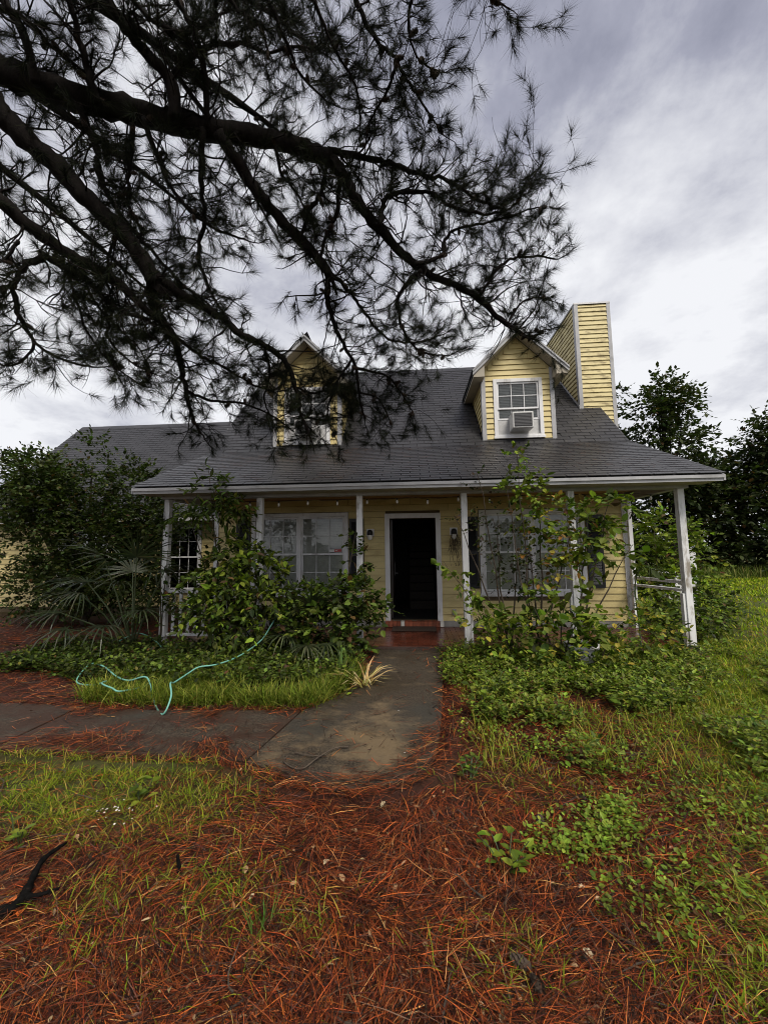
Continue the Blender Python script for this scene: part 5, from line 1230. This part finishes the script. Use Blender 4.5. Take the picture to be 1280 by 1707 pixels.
# short grass in patches and the lawn
def blades(x, y, hmin, hmax, wid, cols, name, label=None, cat=None, lean=.55, p=None, z=None, mat='grass'):
    n = len(x); a = rng.uniform(0, 6.28, n); l = np.abs(rng.normal(lean, .3, n))
    D = np.stack([np.cos(a)*l, np.sin(a)*l, np.ones(n)], 1); N = np.stack([-np.cos(a), -np.sin(a), np.full(n, .3)], 1)*-1
    N = np.stack([np.cos(a)*-1, np.sin(a)*-1, l], 1)
    ln = rng.uniform(hmin, hmax, n); zz = ground_z(x, y) if z is None else z
    V, F, T = scatter(BLADE_V, BLADE_F, np.stack([x, y, zz-.005], 1), frames(D, N), np.stack([wid*rng.uniform(.7, 1.3, n), ln, ln*rng.uniform(.4, 1.6, n)], 1), pick(cols, n, p, .2))
    return tag(link(name, np_mesh(name, V, F, T), MT[mat]), label, cat, kind='stuff')
GR = [(.16, .215, .015), (.215, .265, .022), (.10, .14, .013), (.30, .275, .045), (.34, .26, .07)]
x, y = sample_ground(330000, .8, 9.0, 1.75)
g = grass_amount(x, y); cl = sstep(.36, .62, fbm(x, y, 52, 3, 9.0))
k = (rng.random(len(x)) < g*(.10+.9*cl)*.95) & ~on_house(x, y); x, y = x[k], y[k]
xr = rng.uniform(1.2, 7.0, 76000); yr = rng.uniform(1.0, 7.0, 76000)
k = (rng.random(76000) < grass_amount(xr, yr)*(.25+.75*sstep(.38, .6, fbm(xr, yr, 54, 3, 3.0)))) & (xr < 1.15*yr+1.8) & ~on_house(xr, yr)
x = np.concatenate([x, xr[k]]); y = np.concatenate([y, yr[k]])
blades(x, y, .045, .12, np.maximum(.0054, .0015*y), GR, 'grass', 'short patchy green grass growing through the pine straw', 'grass', lean=1.0, p=[.30, .24, .22, .15, .09])
x = rng.uniform(3.2, 34, 115000); y = 4.2+25*rng.random(115000)**1.5
k = (x > np.where(y > 6.1, 4.3, 3.0+.3*(y-4.2))) & (x < y*1.1+5.0) & (x > .40*y+.5); x, y = x[k], y[k]; k = rng.random(len(x)) < .35+1.1*sstep(.3, .55, fbm(x, y, 95, 4, .8)); x, y = x[k], y[k]
blades(x, y, .06, .15, .0026*y, [(.21, .29, .014), (.27, .35, .022), (.14, .20, .014), (.33, .32, .04), (.085, .125, .014)], 'lawn', 'bright green overgrown lawn right of the house', 'lawn', lean=.7)
x = rng.uniform(12, 30, 5000); y = rng.uniform(19.5, 23, 5000)
blades(x, y, .35, .75, .035*np.ones(5000), [(.12, .16, .03), (.20, .20, .06), (.08, .11, .025)], 'tall_grass', 'taller seedy grass along the far edge of the lawn', 'grass', lean=.3)

# leafy ground cover: ivy bed at left, weeds at right
def cover(name, label, cat, pts_x, pts_y, hmax, leaf, cols, m=5, width=1.1, zb=None):
    n = len(pts_x); B = np.stack([pts_x, pts_y, ground_z(pts_x, pts_y)+rng.random(n)**1.3*hmax], 1)
    a = rng.uniform(0, 6.28, n); Dd = np.stack([np.cos(a), np.sin(a), rng.uniform(.2, 1.1, n)], 1)
    Q, LD, N = twig_leaves(B, Dd, rng.uniform(.05, .14, n), m, leaf, .2, .9, 0.3)
    N = N*np.array([.6, .6, 1])
    o = foliage(name, None, Q, LD, N, leaf, cols, width=width); return tag(o, label, cat, kind='stuff')
x = rng.uniform(-5.7, -.75, 9000); y = rng.uniform(3.95, 6.2, 9000)
edge = 4.35+.35*sstep(-2.2, -4.5, x)*0+.55*sstep(-3.2, -5.6, x)+fbm(x, x*0, 3, 3, 2)*.3-.15
dens = fbm(x, y, 61, 3, 1.2)
k = (y > edge) & (rng.random(9000) < .25+1.2*sstep(.35, .6, dens)); x, y = x[k], y[k]
cover('ivy_bed', 'low ivy and creeper leaves covering the bed left of the walk', 'ground cover', x, y, .20, .055, MIDG[:3]+DARKG+[(.12, .16, .03)])
x = rng.uniform(-3.5, -.72, 5200); y = rng.uniform(3.86, 5.1, 5200)
k = (y < 4.95-.15*np.sin(x*3)) & (y > 3.93+.12*sstep(-1.2, -.7, x)) & (fbm(x, y, 71, 3, 2.2) > .42) & ~in_poly(x, y, WALK); x, y = x[k], y[k]
blades(np.repeat(x, 4)+rng.normal(0, .035, 4*len(x)), np.repeat(y, 4)+rng.normal(0, .035, 4*len(x)), .12, .30, .0095*np.ones(4*len(x)),
       [(.12, .16, .018), (.17, .21, .025), (.075, .105, .015), (.24, .25, .05)], 'liriope', 'clumped strap leaved border grass along the left edge of the walk', 'border grass', lean=.75)
x = rng.uniform(.3, 4.6, 16000); y = rng.uniform(2.9, 6.3, 16000)
dens = fbm(x, y, 63, 4, 2.4)+.20*sstep(3.8, 5.0, y)-.05+.1*sstep(1.2, 2.6, x)
dens = dens-.16*sstep(2.9, 3.9, x-.25*(y-5))
k = (dens > .57) & (x > .36+.2*sstep(4.6, 3.4, y)) & ~on_house(x, y) & (rng.random(16000) < .35+.65*sstep(.5, .7, dens)); x, y = x[k], y[k]
cover('weed_bed', 'broad leaved weeds filling the bed right of the walk', 'ground cover', x, y, .17, .046, MIDG+LITG[:2]+[(.17, .18, .04)], m=5, width=.9)
xg = rng.uniform(.45, 4.4, 9000); yg = rng.uniform(2.9, 6.1, 9000)
k = (fbm(xg, yg, 67, 3, 2.0) > .50) & ~on_house(xg, yg) & ~in_poly(xg, yg, WALK); xg, yg = xg[k], yg[k]
blades(xg, yg, .07, .19, .0065*np.ones(len(xg)), GR, 'bed_grass', 'tufts of long grass among the weeds right of the walk', 'grass', lean=.55)
x = rng.uniform(1.2, 7.5, 9000); y = rng.uniform(2.4, 9.0, 9000)
k = (grass_amount(x, y) > .5) & (fbm(x, y, 65, 3, 2.2) > .62) & ~on_house(x, y); x, y = x[k], y[k]
cover('clover_patches', 'small leaved weeds scattered through the right hand grass', 'ground cover', x, y, .09, .036, LITG+MIDG[:2], m=4)
x = rng.uniform(.35, 3.4, 3600); y = rng.uniform(1.35, 4.4, 3600); dn = fbm(x, y, 91, 4, 2.2)+.10*sstep(.5, 2.0, x)+.06*sstep(2.0, 3.4, y)
dn = dn-.10*sstep(2.3, 1.7, y)
k = (dn > .675) & (x < y*1.15+1.0) & ~in_poly(x, y, WALK); x, y = x[k], y[k]
cover('sprouts', 'small fresh green sprouts dotted through the straw right of the walk', 'ground cover', x, y, .05, .027, LITG+MIDG[:2], m=4)
# single weeds one can point at
def weed(label, x, y, h, n_leaf, leaf, cols, r=.14, n_stem=5, seed=0):
    par = empty('weed', (x, y, 0), label, 'weed', 'single weeds in the straw'); rs = np.random.default_rng(seed); z = float(ground_z(x, y))
    for s in range(n_stem):
        a = rs.uniform(0, 6.28); tip = Vector((x+math.cos(a)*r*rs.uniform(.4, 1), y+math.sin(a)*r*rs.uniform(.4, 1), z+h*rs.uniform(.6, 1))); b = Vector((x+math.cos(a)*.02, y+math.sin(a)*.02, z-.01))
        st = MB().tube([b, b.lerp(tip, .5)+Vector((0, 0, .02)), tip], [.004, .003, .002], 4).build('stem', MT['palm_stalk'], par)
        q = max(2, n_leaf//n_stem)
        for j in range(q):
            f = .25+.75*j/(q-1); p = b.lerp(tip, f); aa = a+j*2.4+rs.normal(0, .3)
            d = np.array([[math.cos(aa), math.sin(aa), rs.uniform(0, .5)]]); s_ = leaf*rs.uniform(.7, 1.15)
            V, F, T = scatter(LEAF_V, LEAF_F, np.array([p[:]]), frames(d, np.array([[rs.normal(0, .2), rs.normal(0, .2), 1.0]])), np.array([[s_*.95, s_, s_]]), pick(cols, 1))
            link('leaf', np_mesh('leaf', V, F, T), MT['leaf'], st)
weed('bright green weed in the open straw right of the walk end', .43, 2.10, .16, 34, .062, LITG, .15, 6, 1)
weed('leafy weed at the right rim of the walk', .34, 2.83, .17, 34, .055, MIDG, .12, 6, 2)
weed('pale green weed in the left grass patch', -1.73, 2.50, .15, 16, .07, LITG, .08, 3, 3)
weed('light green seedling at the left picture edge', -2.17, 2.13, .16, 12, .055, LITG, .08, 3, 4)
weed('upright weed by the straw bank right of the walk', .62, 3.90, .30, 36, .075, LITG+MIDG, .16, 6, 5)
weed('weed with long leaves next to the walk joint', .80, 4.30, .32, 30, .08, MIDG, .18, 5, 6)
weed('bushy weed in the right bed nearest the lawn', 2.0, 4.05, .25, 40, .08, LITG+MIDG, .25, 7, 7)
weed('yellow green seedling beside the withered yucca', -.72, 4.30, .14, 12, .07, LITG, .08, 3, 8)
x = np.concatenate([rng.normal(a, s, q) for a, s, q in ((.70, .09, 90), (.95, .09, 120), (1.16, .07, 110), (1.15, .05, 26), (1.30, .05, 26), (1.48, .06, 26), (1.7, .12, 50), (.95, .2, 70))])
y = np.concatenate([rng.normal(a, s, q) for a, s, q in ((2.22, .035, 90), (2.32, .06, 120), (2.52, .08, 110), (1.93, .04, 26), (2.06, .04, 26), (2.0, .05, 26), (2.45, .08, 50), (3.3, .15, 70))])
cover('creeping_weed', 'trail of bright small leaved creeper across the right foreground straw', 'ground cover', x, y, .05, .026, [(.15, .22, .025), (.20, .27, .035)], m=4)
# withered yucca and its green neighbour
def straps(name, label, cat, x, y, n, L, wid, cols, lean, mat='grass', sp=.03):
    par = empty(name, (x, y, 0), label, cat)
    for k in range(n):
        a = random.uniform(0, 6.283); l = abs(random.gauss(lean, .25)); z = float(ground_z(x, y))
        D = np.array([[math.cos(a)*l, math.sin(a)*l, 1.0]]); N = np.array([[-math.cos(a), -math.sin(a), l]]); ll = L*random.uniform(.7, 1.15)
        V, F, T = scatter(BLADE_V, BLADE_F, np.array([[x+random.gauss(0, sp), y+random.gauss(0, sp), z]]), frames(D, N), np.array([[wid, ll, ll*(1.0 if lean > .6 else .4)*random.uniform(.6, 1.6)]]), pick(cols, 1))
        link('leaf', np_mesh('leaf', V, F, T), MT[mat], par)
    return par
straps('withered_yucca', 'withered straw coloured yucca clump flopping onto the walk', 'plant', -.60, 4.60, 44, .46, .024, [(.56, .42, .19), (.66, .54, .30), (.42, .27, .11)], 1.0)
straps('iris_clump', 'upright green iris blades behind the withered yucca', 'plant', -.86, 4.78, 18, .42, .02, [(.09, .15, .035), (.13, .20, .05)], .22, sp=.05)
straps('grass_tuft', 'single fresh green grass tuft in the lower left straw', 'grass', -.64, 1.72, 22, .13, .006, [(.09, .17, .03), (.12, .2, .04)], .5, sp=.03)
# fallen leaves, cones and paint chips
lv = bpy.data.meshes.new('dry_leaf'); lv.from_pydata([(v[0]*.9, v[1]-.5, v[2]*1.8) for v in LEAF_V], [], LEAF_F); lv.update()
def leaf_thing(x, y, s, a, mat, label, group=None):
    me = lv.copy(); me.materials.append(mat); z = float(ground_z(x, y)) if not in_poly(np.array([x]), np.array([y]), WALK)[0] else .034
    o = link('dry_leaf', me, None, None, Matrix.Translation((x, y, z+.026)) @ Matrix.Rotation(a, 4, 'Z') @ Matrix.Rotation(random.uniform(-.3, .3), 4, 'X') @ Matrix.Scale(s, 4))
    tag(o, label, 'leaf', group)
tan = plain('tan_leaf', (.36, .22, .11), .6); org = plain('orange_leaf', (.55, .13, .02), .5); pale = plain('pale_leaf', (.46, .37, .23), .6)
leaf_thing(.16, 1.78, .052, 1.2, org, 'bright orange fallen leaf in the centre foreground straw')
leaf_thing(-1.70, 1.70, .05, .5, org, 'orange leaf caught on the charred branch, lower one', None)
leaf_thing(-1.80, 1.76, .05, 2.2, org, 'orange leaf caught on the charred branch at the picture edge')
spots = [(.14,2.17),(-.2,1.71),(.02,1.67),(.2,1.48),(.26,1.44),(.56,1.63),(.63,1.68),(.73,1.98),(.35,2.13),(-1.86,2.16),(-.11,1.93),(-.45,2.03),(-.83,1.97),(-.57,1.9),(-1.01,1.76),(-.21,2.5),(.1,2.6),(.34,1.5),(-.74,1.83),(.78,1.92),(-.36,1.95),(-.54,2.12),(-.35,2.26),(.5,3.4),(.45,3.7),(.5,4.6),(.42,4.9),(.55,5.2)]
for k, (x, y) in enumerate(spots):
    leaf_thing(x, y, random.uniform(.03, .05), random.uniform(0, 6.28), random.choice((tan, tan, pale)), 'small dry tan leaf lying on the pine straw', 'dry leaves on the straw')
cone_labels = ['dark pine cone in the straw just above the creeper trail', 'dark pine cone nearest the bottom edge, right of centre', 'dark pine cone just behind the one at the bottom edge', 'dark pine cone among sprouts right of the creeper trail', 'dark pine cone below the weed bed right of the walk']
for k, (x, y) in enumerate([(.68, 2.41), (.40, 1.55), (.37, 1.62), (1.0, 2.62), (.78, 3.1)]):
    o = link('fallen_cone', cone, None, None, Matrix.Translation((x, y, float(ground_z(x, y))+.032)) @ Matrix.Rotation(1.4, 4, 'X') @ Matrix.Rotation(random.uniform(0, 6), 4, 'Y') @ Matrix.Scale(1.0, 4))
    tag(o, cone_labels[k], 'pine cone', 'cones on the ground')
cp = bpy.data.meshes.new('paint_chip'); cp.from_pydata([(-.5,-.3,0),(.4,-.4,.1),(.5,.2,0),(-.1,.45,.15),(-.5,.2,.05)], [], [(0,1,2,3,4)]); cp.update(); cp.materials.append(MT['chip'])
for k in range(25):
    if k < 20: x, y = random.gauss(-1.80, .10), random.gauss(2.36, .05); lab = 'white paint chip in the scatter on the left straw'; gp = 'paint chips on the straw'; z = float(ground_z(x, y))+.03
    else:
        x, y = random.uniform(-1.9, .2), random.uniform(2.75, 4.3); z = .037; lab = 'white paint fleck lying on the concrete walk'; gp = 'paint flecks on the walk'
        if not in_poly(np.array([x]), np.array([y]), WALK)[0]: continue
    o = link('paint_chip', cp, None, None, Matrix.Translation((x, y, z)) @ Matrix.Rotation(random.uniform(0, 6), 4, 'Z') @ Matrix.Scale(random.uniform(.007, .017), 4)); tag(o, lab, 'paint chip', gp)
